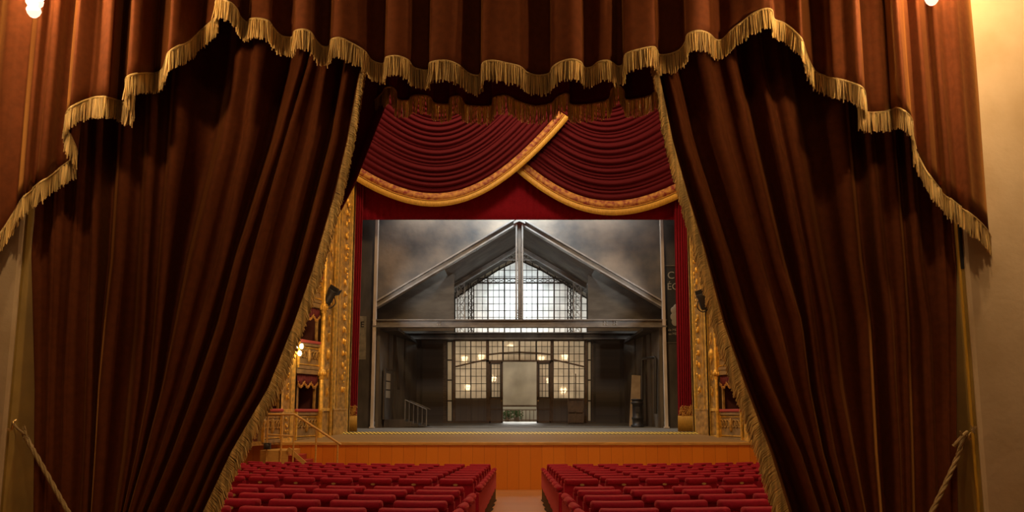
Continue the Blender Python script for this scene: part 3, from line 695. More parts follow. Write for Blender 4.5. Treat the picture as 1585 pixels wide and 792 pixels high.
def column(px, side, w, label):
    c = bay_p(px, 640, side, -.12); t = thing('gilded_column', label, 'column', (c.x, c.y, -.75), 'gilded columns between the boxes')
    r = w / 2 / F * c.y
    mb = MB(); mb.lathe([(r * 1.25, -.75), (r * 1.25, -.62), (r * 1.1, -.58), (r, -.5), (r, .0), (r * 1.3, .03), (r * 1.3, .12), (r, .16), (r, ZTOP)], (c.x, c.y, 0), 16); mb.build('shaft', M['gold'], t, True)
    for z in (1.1, 3.05, 5.0, 7.0, 8.9):
        mb = MB(); mb.lathe([(r * .9, z - .12), (r * 1.35, z - .08), (r * 1.2, z - .02), (r * 1.6, z + .06), (r * 1.7, z + .16), (r * 1.2, z + .18)], (c.x, c.y, 0), 16)
        for k in range(8): a = 2 * PI * k / 8; mb.ball((c.x + math.cos(a) * r * 1.5, c.y + math.sin(a) * r * 1.5, z + .06), (.035, .035, .07), 6, 5)
        mb.build('capital', M['gold'], t, True)
    return t
column(496, -1, 7, 'gilded column at the stage end of the left boxes')
column(1110.5, 1, 5, 'gilded column at the stage end of the right boxes')
def boxbay(p0, p1, side, tier, label):
    """one opera box: p0 stage-side column, p1 the other, tier 0..2"""
    A, B = bay_p(p0, 600, side), bay_p(p1, 600, side)
    dirv = (B - A); dirv.z = 0; Lh = dirv.length; dirv.normalize(); nrm = Vector((-dirv.y, dirv.x, 0))
    if nrm.dot(Vector((-A.x, -5, 0))) < 0: nrm = -nrm
    zl = .10 + 1.96 * tier; z0 = zl - (.86 if tier == 0 else .80); zt = zl + .97
    def W(u, o_, z): return Vector((A.x, A.y, 0)) + dirv * (u * Lh) + nrm * o_ + Vector((0, 0, z))
    def slab(mb, u0, u1, o0, o1, z0_, z1_): mb.prism([W(u0, o0, z0_), W(u1, o0, z0_), W(u1, o1, z0_), W(u0, o1, z0_)], (0, 0, z1_ - z0_))
    t = thing('theatre_box', label, 'theatre box', W(.5, 0, z0), 'boxes beside the stage')
    mb = MB(); slab(mb, 0, 1, -.12, .0, z0, zl - .05); slab(mb, 0, 1, -.02, .05, z0, z0 + .09); slab(mb, 0, 1, -.02, .05, zl - .14, zl - .07); mb.build('parapet', M['parapet'], t, bevel=.008)
    mb = MB()
    for u in (.5,):
        mb.ball(W(u, .02, zl - .42), (.06, .05, .2), 10, 8)
        for s_ in (-1, 1):
            for q in range(3):
                pts = []
                for k in range(12):
                    a = k * .5; rad = .15 * (1 - k / 14)
                    pts.append(W(u + s_ * (.13 + .13 * q) + s_ * math.cos(a) * rad / Lh, .02, zl - .42 + math.sin(a) * rad * 1.2))
                mb.tube(pts, .016, 5)
    mb.build('carved_scrolls', M['oldgold'], t, True)
    mb = MB()
    slab(mb, .03, .97, -.01, .02, z0 + .12, z0 + .15); slab(mb, .03, .97, -.01, .02, zl - .2, zl - .17); slab(mb, .0, .05, -.02, .06, z0 + .03, zl - .05); slab(mb, .95, 1.0, -.02, .06, z0 + .03, zl - .05); mb.build('gilt_moulding', M['gold'], t)
    mb = MB(); mb.beam(W(-.01, -.03, zl - .01), W(1.01, -.03, zl - .01), .085, .20, nrm); mb.build('cushioned_rail', M['rail'], t, bevel=.03)
    mb = MB(); D = 1.3
    mb.quad(W(0, -D, z0), W(1, -D, z0), W(1, -D, zt + .1), W(0, -D, zt + .1)); mb.quad(W(0, -.1, z0), W(0, -D, z0), W(0, -D, zt + .1), W(0, -.1, zt + .1))
    mb.quad(W(1, -.1, z0), W(1, -D, z0), W(1, -D, zt + .1), W(1, -.1, zt + .1)); mb.quad(W(0, -.1, zt + .08), W(1, -.1, zt + .08), W(1, -D, zt + .08), W(0, -D, zt + .08)); mb.quad(W(0, -.1, z0), W(1, -.1, z0), W(1, -D, z0), W(0, -D, z0))
    mb.build('interior', M['boxred'], t)
    mb = MB(); slab(mb, .06, .11, -.1, -.04, zl, zt); mb.build('inner_jamb', M['oldgold'], t); mb = MB(); slab(mb, .89, .94, -.1, -.04, zl, zt); mb.build('inner_jamb', M['oldgold'], t)
    # draped lambrequin with gold fringe
    mb = MB(); rows = [[], [], []]; low = []
    for k in range(61):
        u = .05 + .9 * k / 60; sg = abs(math.sin(PI * 3 * k / 60)); zz = zt - .16 - .13 * sg
        o_ = .02 * math.sin(k * 1.3)
        rows[0].append(W(u, -.05, zt + .1)); rows[1].append(W(u, -.02 + o_, (zt + .1 + zz) / 2)); rows[2].append(W(u, -.02 + o_, zz)); low.append(W(u, .0 + o_, zz))
    mb.grid(rows); dr = mb.build('lambrequin', M['boxdrape'], t, True, solid=.01)
    
    mb = MB(); down_fringe(mb, low, .07, .02, .008); mb.tube(low, .012, 5); mb.build('fringe', M['embroidery'], dr, True)
    mb = MB(); slab(mb, 0, 1, -.12, .04, zt + .05, zt + .18); mb.build('cornice', M['parapet'], t, bevel=.01)
    return t
for side, pA, pB, pC, nm in ((-1, 493, 458, 408, 'left'), (1, 1113, 1148, 1200, 'right')):
    for tier, tn in enumerate(('lowest', 'middle', 'uppermost')):
        boxbay(pA, pB, side, tier, '%s gilded box nearest the stage on the %s side, crimson drapery above' % (tn, nm))
        boxbay(pB + side * 20.5, pC, side, tier, '%s gilded box second from the stage on the %s side' % (tn, nm))
# pilaster between first and second bays
def pilaster(pa, pb, side, label):
    t = thing('gilded_pilaster', label, 'pilaster', bay_p((pa + pb) / 2, 672, side), 'gilded pilasters between the boxes')
    s = 1 if pb > pa else -1
    mb = MB(); vstrip(mb, pa, pb, side, -.06, .3, -.76, ZTOP); mb.build('panel', M['oldgold'], t)
    mb = MB(); vstrip(mb, pa, pa + 5 * s, side, -.16, .1, -.74, ZTOP); vstrip(mb, pb - 2.5 * s, pb, side, -.12, .1, -.74, ZTOP); vstrip(mb, pa - .5 * s, pb + .5 * s, side, -.2, .1, .02, .12); vstrip(mb, pa - .5 * s, pb + .5 * s, side, -.2, .1, -.76, -.66); mb.build('moulding', M['gold'], t, bevel=.02)
    mb = MB(); relief(mb, pa + (pb - pa) * .62, side, -.55, -.05, 9, -.06, 3, 5); relief(mb, pa + (pb - pa) * .62, side, .3, 5.5, 9, -.06, 18, 6); mb.build('relief_pattern', M['gold'], t, True)
pilaster(458, 438, -1, 'gilded pilaster with carved strips under the glowing lamp, left boxes')
pilaster(1148, 1168, 1, 'gilded pilaster between the right boxes, half behind the curtain fringe')
# plinth under the boxes, on the forestage
for side, pts, nm in ((-1, (543, 500, 452, 408, 380), 'baseboard_left'), (1, (1069, 1110, 1158, 1202, 1230), 'baseboard_right')):
    mb = MB()
    for a, b in zip(pts, pts[1:]): vstrip(mb, a, b, side, -.10, .1, -.80, -.70)
    struct(mb.build(nm, M['oldgold']))

def lamp_cluster(c, label, out, group, n=5, br=.034, energy=6):
    """gilt box lamp: plate, curled arms, glass bulbs in two tiers"""
    t = thing('box_sconce', label, 'wall lamp', c, group)
    out = Vector(out).normalized(); side_ = out.cross(Vector((0, 0, 1)))
    mb = MB(); mb.ball(c, (.05, .05, .13), 10, 8); mb.tube([c - Vector((0, 0, .22)), c - Vector((0, 0, .1)), c + Vector((0, 0, .12))], [.01, .025, .012], 8); mb.build('back_plate', M['gold'], t, True)
    rr = random.Random(int(abs(c.x * 100)))
    for k in range(n):
        a = (k / (n - 1) - .5) * 2.4 if k < 3 else (k - 3.5) * 1.2
        z = .12 if k < 3 else -.08
        if k < 3: a = (k - 1) * 1.1
        e = c + (out * math.cos(a) + side_ * math.sin(a)) * .17 + Vector((0, 0, z))
        mb = MB(); mb.tube(catmull([tuple(c), tuple((c + e) / 2 - Vector((0, 0, .05))), tuple(e - Vector((0, 0, .03)))], 5), .008, 5); arm = mb.build('arm', M['gold'], t, True)
        mb = MB(); mb.ball(e + Vector((0, 0, .01)), (br, br, br * 1.4), 10, 8); mb.build('bulb', M['bulbsmall'], arm, True)
    if energy: light('box_lamp_light', 'POINT', c + out * .3 + Vector((0, 0, .25)), energy, WARM, .1)
lamp_cluster(bay_p(457, 543, -1, -.32), 'lit gilt lamp cluster on the left pilaster beside the curtain fringe', (.5, -1, 0), None, 5, .05, 14)
# lamps on the house wall behind the viewer: the photograph shows them mirrored in the stage windows
for (mx, my) in ((719, 556), (745, 553), (764, 587), (724, 600), (790, 538), (838, 556), (874, 553), (850, 590), (872, 605)):
    q = P(mx, my, 61.0); lamp_cluster(Vector((q.x, 5.05, max(q.z, 1.0))), 'house wall lamp mirrored as specks in the stage window panes', (0, 1, 0), 'house wall lamps mirrored in the stage windows', 5, .055, 0)

# spotlights on the piers
def spotlight(px, py, side, tilt, label):
    c = bay_p(px, py, side, -.55); t = thing('stage_spotlight', label, 'spotlight', c, 'spotlights beside the stage')
    m = Matrix.Rotation(tilt, 3, 'Y') @ Matrix.Rotation(.3, 3, 'X')
    mb = MB(); mb.lathe([(.001, -.26), (.10, -.25), (.125, -.2), (.13, .1), (.16, .26), (.15, .27), (.12, .1), (.001, .08)], (0, 0, 0), 18); mb.v = [c + m @ v for v in mb.v]; mb.build('housing', M['darkmetal'], t, True)
    mb = MB(); mb.box((0, 0, .30), (.30, .02, .14)); mb.box((0.19, 0, .28), (.02, .24, .16)); mb.v = [c + m @ v for v in mb.v]; mb.build('barn_doors', M['darkmetal'], t)
    mb = MB(); s = -1 if side < 0 else 1
    mb.tube(catmull([tuple(c + Vector((.15, 0, 0))), tuple(c + Vector((.17, 0, -.2))), tuple(c + Vector((0, .05, -.32))), tuple(c + Vector((-.17, 0, -.2))), tuple(c + Vector((-.15, 0, 0)))], 6), .018, 6); mb.tube([c + Vector((s * .1, .05, -.28)), c + Vector((s * .45, .15, -.12)), c + Vector((s * .55, .45, -.12))], .02, 6); mb.build('bracket', M['darkmetal'], t, True)
spotlight(510, 460, -1, .55, 'black spotlight clamped to the gilded pier left of the stage')
spotlight(1088, 466, 1, -.35, 'black spotlight clamped to the gilded pier right of the stage')

# steps up to the stage at left
t = thing('stage_steps', 'red carpeted steps with wooden handrail leading up to the stage', 'steps', (P(470, 745, 21.3).x, 21.3, floor_z(21.3)))
xa, xb = P(455, 700, 21.3).x, P(530, 700, 21.3).x
lx = P(413, 700, 21.3).x; n = 7; z0, z1 = floor_z(21.3), -.80
mb = MB(); mb.span((lx, 20.75, z0), (xa, 21.93, -.92)); mb.build('landing', M['lipwood'], t, bevel=.01)
for k in range(n):
    f0 = xa + (xb - xa) * k / n; zz = -.92 - (-.92 - z0) * (k + 1) / (n + 1)
    mb = MB(); mb.span((f0, 20.78, z0), (f0 + (xb - xa) / n, 21.9, zz)); mb.build('step', M['carpet'], t, bevel=.01)
mb = MB(); mb.beam((xa, 20.74, -.88), (xb, 20.74, z0 + .05), .1, .05); mb.build('stringer', M['lipwood'], t)
def rail(mb, pts, r): mb.tube([Vector(p) for p in pts], r, 8)
mb = MB()
top = P(456, 641, 20.72); bot = P(528, 688, 20.72); far = P(415, 641, 20.72)
rail(mb, [far, top, bot], .03); rail(mb, [P(415, 672, 20.72), P(456, 675, 20.72)], .02); mb.build('handrail', M['lipwood'], t, True)
for px, py in ((415, 641), (437, 641), (456, 641), (490, 663), (523, 686)):
    a = P(px, py, 20.72); mb = MB(); mb.tube([a, Vector((a.x, a.y, z0 + (.0)))], .022, 8); mb.build('baluster', M['lipwood'], t, True)
mb = MB(); c = P(414, 690, 20.6); mb.box(c, (.16, .12, .16)); mb.ball(c + Vector((0, -.07, 0)), (.06, .03, .06)); tag(mb.build('floor_lantern', M['darkmetal'], bevel=.02), 'small black box light on the landing left of the stage steps', 'light fixture')

# ================================================================ THE SET ON STAGE
PD = 27.5          # portal plane
BD = 33.0          # back wall plane
def poly(pts, d): return [P(x, y, d) for x, y in pts]
def bar(mb, a, b, d, w, th): mb.beam(P(a[0], a[1], d), P(b[0], b[1], d), w / F * d, th)
# painted canvas over the gable, two wings
for pts, lab in (([(577, 330), (803, 330), (800, 341), (583, 470), (577, 475)], 'mottled grey painted canvas filling the left slope above the rafter'),
                 ([(803, 330), (1029, 330), (1029, 478), (1023, 472), (806, 341)], 'mottled grey painted canvas filling the right slope above the rafter')):
    mb = MB(); mb.prism(poly(pts, PD + .12), (0, .03, 0)); tag(mb.build('painted_canvas', M['canvas']), lab, 'scenery cloth', 'painted canvases of the gable')
def rafter(a, b, d, label, s):
    t = thing('rafter', label, 'rafter', P(a[0], a[1], d), 'front rafters of the stage set')
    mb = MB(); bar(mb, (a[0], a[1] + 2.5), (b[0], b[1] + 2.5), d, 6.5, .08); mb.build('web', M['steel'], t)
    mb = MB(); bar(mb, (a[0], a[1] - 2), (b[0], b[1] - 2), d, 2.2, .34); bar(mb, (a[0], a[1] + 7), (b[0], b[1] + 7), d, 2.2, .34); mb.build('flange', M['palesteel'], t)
rafter((583, 469), (803, 339), PD, 'grey steel rafter sloping up from the left of the stage set', -1)
rafter((1025, 469), (803, 339), PD, 'grey steel rafter sloping up from the right of the stage set', 1)
# underside of the roof, two slopes, and the rear rafters
for sx, lab in ((-1, 'left'), (1, 'right')):
    e = 688 if sx < 0 else 920
    a, b = P(e, 417, PD + .15), P(803, 349, PD + .15)
    mb = MB(); mb.prism([a, b, b + Vector((0, BD - PD - .3, 0)), a + Vector((0, BD - PD - .3, 0))], (0, 0, .05)); tag(mb.build('roof_panel', M['greypaint']), 'dark grey boarded roof underside sloping down to the %s' % lab, 'roof panel', 'roof slopes of the stage set')
    mb = MB(); ra, rb = Vector((a.x, 31.0, a.z - .06)), Vector((b.x, 31.0, b.z - .06)); mb.beam(ra, rb, .20, .12); mb.beam(ra + Vector((0, -.08, -.11)), rb + Vector((0, -.08, -.11)), .05, .2)
    tag(mb.build('rear_rafter', M['palesteel']), 'pale steel rafter on the %s slope, deeper inside the set' % lab, 'rafter', 'rear rafters of the stage set')
for pts, lab in (([(572, 512), (572, 482), (703, 404), (703, 512)], 'grey painted wall under the left half of the front rafter'), ([(1036, 512), (1036, 482), (910, 404), (910, 512)], 'grey painted wall under the right half of the front rafter')):
    mb = MB(); mb.prism(poly(pts, 29.0), (0, .05, 0)); tag(mb.build('spandrel_wall', M['spandrel']), lab, 'scenery wall', 'grey walls under the rafters')
# king post
t = thing('king_post', 'tall grey steel post in the middle under the gable peak', 'post', P(804, 500, PD))
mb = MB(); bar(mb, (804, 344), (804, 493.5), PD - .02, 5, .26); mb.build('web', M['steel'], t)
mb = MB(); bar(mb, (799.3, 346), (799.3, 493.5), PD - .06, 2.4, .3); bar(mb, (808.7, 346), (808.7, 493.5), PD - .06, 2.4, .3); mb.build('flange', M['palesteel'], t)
mb = MB(); mb.prism(poly([(795, 343), (804, 337), (813, 343), (813, 346), (804, 342), (795, 346)], PD - .25), (0, .2, 0)); mb.build('cap_plate', M['palesteel'], t)
mb = MB()
for px in (801.5, 806.5):
    for py in (480, 484, 488): mb.ball(P(px, py, PD - .2), (.022, .02, .022), 8, 6)
mb.build('bolts', M['steel'], t, True)
# tie beam
t = thing('tie_beam', 'long horizontal grey steel beam spanning the front of the set', 'beam', P(804, 508, PD))
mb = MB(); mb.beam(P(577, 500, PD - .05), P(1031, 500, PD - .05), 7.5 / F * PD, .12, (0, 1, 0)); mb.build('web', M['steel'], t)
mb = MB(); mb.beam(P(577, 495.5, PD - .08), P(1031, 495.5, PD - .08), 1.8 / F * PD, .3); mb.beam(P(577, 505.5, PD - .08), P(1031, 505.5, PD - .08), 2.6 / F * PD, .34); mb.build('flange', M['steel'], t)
mb = MB()
for px in (677, 935, 950):
    for q in (0, 1):
        for py in (498, 502): mb.ball(P(px + q * 4, py, PD - .13), (.03, .02, .03), 8, 6)
mb.build('bolts', M['palesteel'], t, True)
# white posts left and right
for a, b, lab in (((584, 335), (576, 662), 'white painted upright post at the left edge of the set'), ((1023, 335), (1032, 662), 'white painted upright post at the right edge of the set')):
    A, B = P(a[0], a[1], PD - .15), P(b[0], b[1], PD - .15); x = (A.x + B.x) / 2
    t = thing('side_post', lab, 'post', (x, PD - .15, B.z), 'white posts of the stage set')
    mb = MB(); mb.span((x - .055, PD - .24, stage_z(PD)), (x + .055, PD - .08, A.z)); mb.build('shaft', M['whitepost'], t, bevel=.012)
    mb = MB(); mb.span((x - .08, PD - .28, stage_z(PD)), (x + .08, PD - .06, stage_z(PD) + .05)); mb.build('foot', M['whitepost'], t)
# masking flats with posters outside the posts
ml = P(577, 600, PD + .1).x; mr = P(1031, 600, PD + .1).x
for x0, x1, lab in ((ml - 1.5, ml, 'dark distressed flat behind the left crimson curtain'), (mr, mr + 1.5, 'dark distressed flat behind the right crimson curtain')):
    mb = MB(); mb.span((x0, PD + .1, stage_z(PD)), (x1, PD + .16, 7.6)); tag(mb.build('masking_flat', M['darkpaint']), lab, 'scenery flat', 'dark flats at the sides')
def text(s, size, p, parent, m, name='lettering'):
    cu = bpy.data.curves.new(name, 'FONT'); cu.body = s; cu.size = size; cu.extrude = .003; cu.align_x = 'LEFT'
    cu.materials.append(m); tmp = bpy.data.objects.new('tmp', cu); C.objects.link(tmp); bpy.context.view_layer.update()
    me = bpy.data.meshes.new_from_object(tmp.evaluated_get(bpy.context.evaluated_depsgraph_get())); bpy.data.objects.remove(tmp)
    o = bpy.data.objects.new(name, me); C.objects.link(o)
    o.parent = parent; o.location = Vector(p) - Vector(parent['_o']); o.rotation_euler = (PI / 2, 0, 0); return o
t = thing('poster', 'narrow pale paper poster with a black E on the left flat', 'poster', P(560, 555, PD + .08))
mb = MB(); mb.prism(poly([(545, 489), (567, 489), (566, 556), (545, 556)], PD + .08), (0, .015, 0)); mb.build('sheet', M['palepaper'], t)
text('E', .28, P(557.5, 506, PD + .06), t, M['black'])
t = thing('poster', 'black poster with pale lettering and a pale figure on the right flat', 'poster', P(1045, 532, PD + .08))
mb = MB(); mb.prism(poly([(1030, 412), (1085, 412), (1085, 529), (1031, 529)], PD + .08), (0, .015, 0)); mb.build('sheet', M['poster'], t)
text('CI', .36, P(1033, 431, PD + .06), t, M['letter']); text('\u00c9C', .33, P(1032.5, 448, PD + .06), t, M['letter'])
text('de MET', .12, P(1034, 512, PD + .06), t, M['letter']); text('au MET', .12, P(1034.5, 518, PD + .06), t, M['letter'])
mb = MB()
for px, py, r_ in ((1043, 480, 5), (1047, 476, 5), (1043, 490, 5.5), (1048, 488, 6), (1045, 498, 5.5), (1050, 499, 5)): mb.ball(P(px, py, PD + .075), (r_ / F * PD, .012, r_ * 1.15 / F * PD), 14, 8)
mb.build('pale_figure', M['letter'], t, True)
mb = MB(); mb.beam(P(1030, 411, PD + .07), P(1085, 411, PD + .07), .03, .02); mb.beam(P(1030, 530, PD + .07), P(1085, 530, PD + .07), .03, .02); mb.build('border', M['greypaint'], t)

# side walls of the set
zf = stage_z(BD); zt = P(803, 517, BD).z + .1
aL, bL = P(586, 600, PD + .2).x, P(645, 600, BD).x; aR, bR = P(1022, 600, PD + .2).x, P(966, 600, BD).x
for a, b, lab, sg in ((aL, bL, 'grey boarded side wall at the left of the set', -1), (aR, bR, 'grey boarded side wall at the right of the set', 1)):
    t = thing('side_wall', lab, 'scenery wall', ((a + b) / 2, 30, zf), 'side walls of the stage set')
    mb = MB(); mb.prism([(a, PD + .2, stage_z(PD)), (b, BD, zf), (b, BD, 2.9), (a, PD + .2, 2.9)], (sg * .1, 0, 0)); mb.build('boarding', M['greypaint'], t)
    mb = MB()
    for f in (.2, .33, .62): x = a + (b - a) * f; y = PD + .2 + (BD - PD - .2) * f; mb.span((x - .04, y - .05, zf - .1), (x + .04, y + .05, 2.9))
    x = a + (b - a) * .3; mb.beam((x - sg * .05, PD + 1.9, 2.9), (a + (b - a) * .42 - sg * .05, PD + 2.6, .9), .12, .06); mb.build('battens', M['darkpaint'], t)
    mb = MB(); mb.span((min(a, b) - .0, PD + .2, 2.85), (max(a, b), BD, 2.95)); mb.build('head_plate', M['darkpaint'], t)
# back wall with the gable
t = thing('back_wall', 'grey painted gable wall at the back of the set around the windows', 'scenery wall', P(804, 655, BD))
mb = MB(); wx = lambda px, py: P(px, py, BD)
def wallpiece(pts): mb.prism([wx(*p) for p in pts], (0, .1, 0))
wallpiece([(590, 440), (704, 440), (704, 527), (590, 527)]); wallpiece([(909, 440), (1020, 440), (1020, 527), (909, 527)])
wallpiece([(590, 440), (590, 400), (700, 345), (803, 345), (803, 399), (772, 412), (739, 433), (704, 459), (704, 440)])
wallpiece([(803, 345), (910, 345), (1020, 400), (1020, 440), (909, 440), (909, 459), (872, 434), (836, 413), (803, 399)])
mb.build('gable', M['greypaint'], t)
mb = MB(); wallpiece([(640, 527), (693, 527), (693, 655), (640, 655)]); wallpiece([(914, 527), (972, 527), (972, 655), (914, 655)]); mb.build('boarded_bay', M['corr'], t)
mb = MB()
for px in (650, 918, 959): mb.prism([wx(px, 527) + Vector((0, -.05, 0)), wx(px + 4, 527) + Vector((0, -.05, 0)), wx(px + 4, 655) + Vector((0, -.05, 0)), wx(px, 655) + Vector((0, -.05, 0))], (0, .06, 0))
mb.build('battens', M['darkpaint'], t)
mb = MB(); mb.prism([wx(686, 527) + Vector((0, -.03, 0)), wx(691, 527) + Vector((0, -.03, 0)), wx(691, 654) + Vector((0, -.03, 0)), wx(686, 654) + Vector((0, -.03, 0))], (0, .05, 0)); mb.prism([wx(917, 527) + Vector((0, -.03, 0)), wx(920, 527) + Vector((0, -.03, 0)), wx(920, 654) + Vector((0, -.03, 0)), wx(917, 654) + Vector((0, -.03, 0))], (0, .05, 0)); mb.build('brick_edge', M['brick'], t)
# beam over the lower windows
t = thing('rear_beam', 'dark horizontal beam across the back wall between upper and lower windows', 'beam', P(804, 520, BD - .3))
mb = MB(); mb.beam(P(590, 519.5, BD - .25), P(1018, 519.5, BD - .25), 8 / F * BD, .2); mb.build('web', M['darkpaint'], t)
mb = MB(); mb.beam(P(590, 515.3, BD - .3), P(1018, 515.3, BD - .3), 1.6 / F * BD, .32); mb.beam(P(590, 524, BD - .3), P(1018, 524, BD - .3), 2.2 / F * BD, .32); mb.build('flange', M['steel'], t)
# lattice trusses
def lattice(mb, a, b, d, w, n, th=.05, mem=1.6):
    """lattice member between centre points a,b (photo px), width w px"""
    A, B = P(a[0], a[1], d), P(b[0], b[1], d); ax = (B - A); L = ax.length; ax.normalize(); s = ax.cross(Vector((0, 1, 0))).normalized() * (w / 2 / F * d); m_ = mem / F * d
    mb.beam(A + s, B + s, m_, th); mb.beam(A - s, B - s, m_, th)
    for i in range(n):
        p, q = A + ax * (L * i / n), A + ax * (L * (i + 1) / n)
        mb.beam(p + s, q - s, m_ * .6, th * .6); mb.beam(p - s, q + s, m_ * .6, th * .6); mb.beam(q - s, q + s, m_ * .5, th * .6)
t = thing('lattice_frame', 'pale lattice portal frame standing before the arched window, the outer taller one', 'lattice frame', P(804, 514, 31.6))
for px in (713.5, 893.5): mb = MB(); lattice(mb, (px, 404), (px, 514), 31.6, 11.5, 9, .08); mb.build('lattice_post', M['silversteel'], t)
mb = MB(); lattice(mb, (708, 397.5), (899, 397.5), 31.6, 9, 14, .08); mb.build('lattice_girder', M['silversteel'], t)
t = thing('lattice_frame', 'dark lattice portal frame close to the arched window, the inner lower one', 'lattice frame', P(804, 514, 32.6))
for px in (729, 882.5): mb = MB(); lattice(mb, (px, 438), (px, 514), 32.6, 8.5, 7, .06); mb.build('lattice_post', M['darkpaint'], t)
mb = MB(); lattice(mb, (734, 434), (878, 434), 32.6, 7, 12, .06, 1.4); mb.build('lattice_girder', M['darkpaint'], t)
# arched upper window
t = thing('arched_window', 'large arched window of small backlit panes high in the gable', 'window', P(804, 514, BD + .05))
arch = [(704, 514), (704, 462), (739, 438), (772, 417), (803, 402), (836, 417), (872, 438), (909, 462), (909, 514)]
def arch_y(x): return interp([(p[0], p[1]) for p in arch[1:-1]], x)
mb = MB(); mb.prism(poly(arch, BD + .05), (0, .012, 0)); mb.build('glazing', M['glassup'], t)
mb = MB(); d_ = BD + .02
xs = [704 + 8.54 * k for k in range(25)]
for k, x in enumerate(xs): bar(mb, (x, arch_y(x)), (x, 514), d_, 2.0 if k % 3 == 0 else .8, .05)
y = 514
ys_ = [503, 491, 480.5, 470, 459.5, 449, 438.5, 428, 418]
for y in ys_:
    lo, hi = 704, 909
    for k in range(400):
        if arch_y(lo) > y: lo += .5
        if arch_y(hi) > y: hi -= .5
    bar(mb, (lo, y), (hi, y), d_, .8, .05)
mb.build('glazing_bars', M['darkpaint'], t)
mb = MB()
for (x0, y0), (x1, y1) in zip(arch[1:], arch[2:-1]):
    bar(mb, (x0, y0), (x1, y1), d_ - .02, 1.8, .08); bar(mb, (x0, y0 - 8), (x1, y1 - 8), d_ - .02, 1.6, .08)
    L = math.hypot(x1 - x0, y1 - y0); n = max(2, int(L / 11))
    for k in range(n + 1):
        f = k / n; x, y = x0 + (x1 - x0) * f, y0 + (y1 - y0) * f; bar(mb, (x, y), (x + (1.5 if x < 803 else -1.5), y - 8), d_ - .02, 1.5, .06)
bar(mb, (704, 514), (704, 460), d_ - .02, 2.2, .08); bar(mb, (909, 514), (909, 460), d_ - .02, 2.2, .08); mb.build('arch_frame', M['darkpaint'], t)
mb = MB()
up = [(x, y - 8) for x, y in arch[1:-1]]
mb.prism(poly(arch[1:-1] + list(reversed(up)), BD - .02), (0, .01, 0)); mb.build('border_panes', M['glassstrip'], t)

# lower glazed partition
t = thing('glazed_partition', 'tall glazed partition with arched bar and boarded dado, flanking the doorway', 'partition', P(804, 654, BD))
d_ = BD - .02
def wins(parts, name, ys, thick, par, dd=0):
    for (x0, x1, n) in parts:
        mb = MB(); mb.prism(poly([(x0, ys[0]), (x1, ys[0]), (x1, ys[-1]), (x0, ys[-1])], BD + .03 + dd), (0, .012, 0)); g = mb.build('window_pane', M['glasslow'], par)
        mb = MB()
        for k in range(n + 1): bar(mb, (x0 + (x1 - x0) * k / n, ys[0]), (x0 + (x1 - x0) * k / n, ys[-1]), d_ + dd, 2.2 if k in (0, n) else (1.7 if (n == 6 and k == 3) else .8), .05)
        for y in ys: bar(mb, (x0, y), (x1, y), d_ + dd, 1.8 if y in (ys[0], ys[-1]) else .8, .05)
        mb.build('glazing_bars', M['darkpaint'], g)
YW = [527, 536, 547.5, 559, 570.5, 582, 593.5, 605, 617]
wins([(704, 753.5, 6), (856, 905, 6)], 'window', YW, 1, t)
wins([(753.5, 778.5, 3), (778.5, 804, 3), (804, 830, 3), (830, 856, 3)], 'transom', [527, 536, 547.5, 558.5], 1, t)
mb = MB(); cur = [(704, 567.5), (729, 561), (753, 556), (779, 547.5), (804, 545), (830, 547.5), (856, 556), (880, 561), (905, 567.5)]
cur = [(704, 567.5), (729, 561.5), (753, 556.5), (755, 548.5), (779, 546), (804, 545), (830, 546), (854, 548.5), (856, 556.5), (880, 561.5), (905, 567.5)]
for seg in (cur[:3], cur[3:8], cur[8:]):
    for a, b in zip(seg, seg[1:]): bar(mb, a, b, d_ - .05, 2.4, .06)
mb.build('arched_bar', M['brownwood'], t)
mb = MB()
for px in (703, 755, 854, 907): bar(mb, (px, 526), (px, 655), d_ - .03, 4, .12)
bar(mb, (703, 526), (907, 526), d_ - .03, 3, .12); bar(mb, (753, 558.5), (857, 558.5), d_ - .04, 2.6, .1); bar(mb, (804, 526), (804, 558), d_ - .03, 2.4, .1); mb.build('frame', M['brownwood'], t)
for x0, x1 in ((703, 755), (854, 907)):
    mb = MB(); mb.prism(poly([(x0, 616), (x1, 616), (x1, 655), (x0, 655)], BD - .04), (0, .08, 0))
    bar(mb, (x0, 618.5), (x1, 618.5), BD - .06, 2.6, .06); bar(mb, (x0, 650), (x1, 650), BD - .06, 3, .06); bar(mb, ((x0 + x1) / 2, 619), ((x0 + x1) / 2, 650), BD - .06, 1.4, .06); mb.build('dado', M['dado'], t)
mb = MB(); mb.beam(P(684, 654.5, BD - .08), P(757, 654.5, BD - .08), .09, .08); mb.build('threshold', M['brownwood'], t); mb = MB(); mb.beam(P(853, 654.5, BD - .08), P(924, 654.5, BD - .08), .09, .08); mb.build('threshold', M['brownwood'], t)
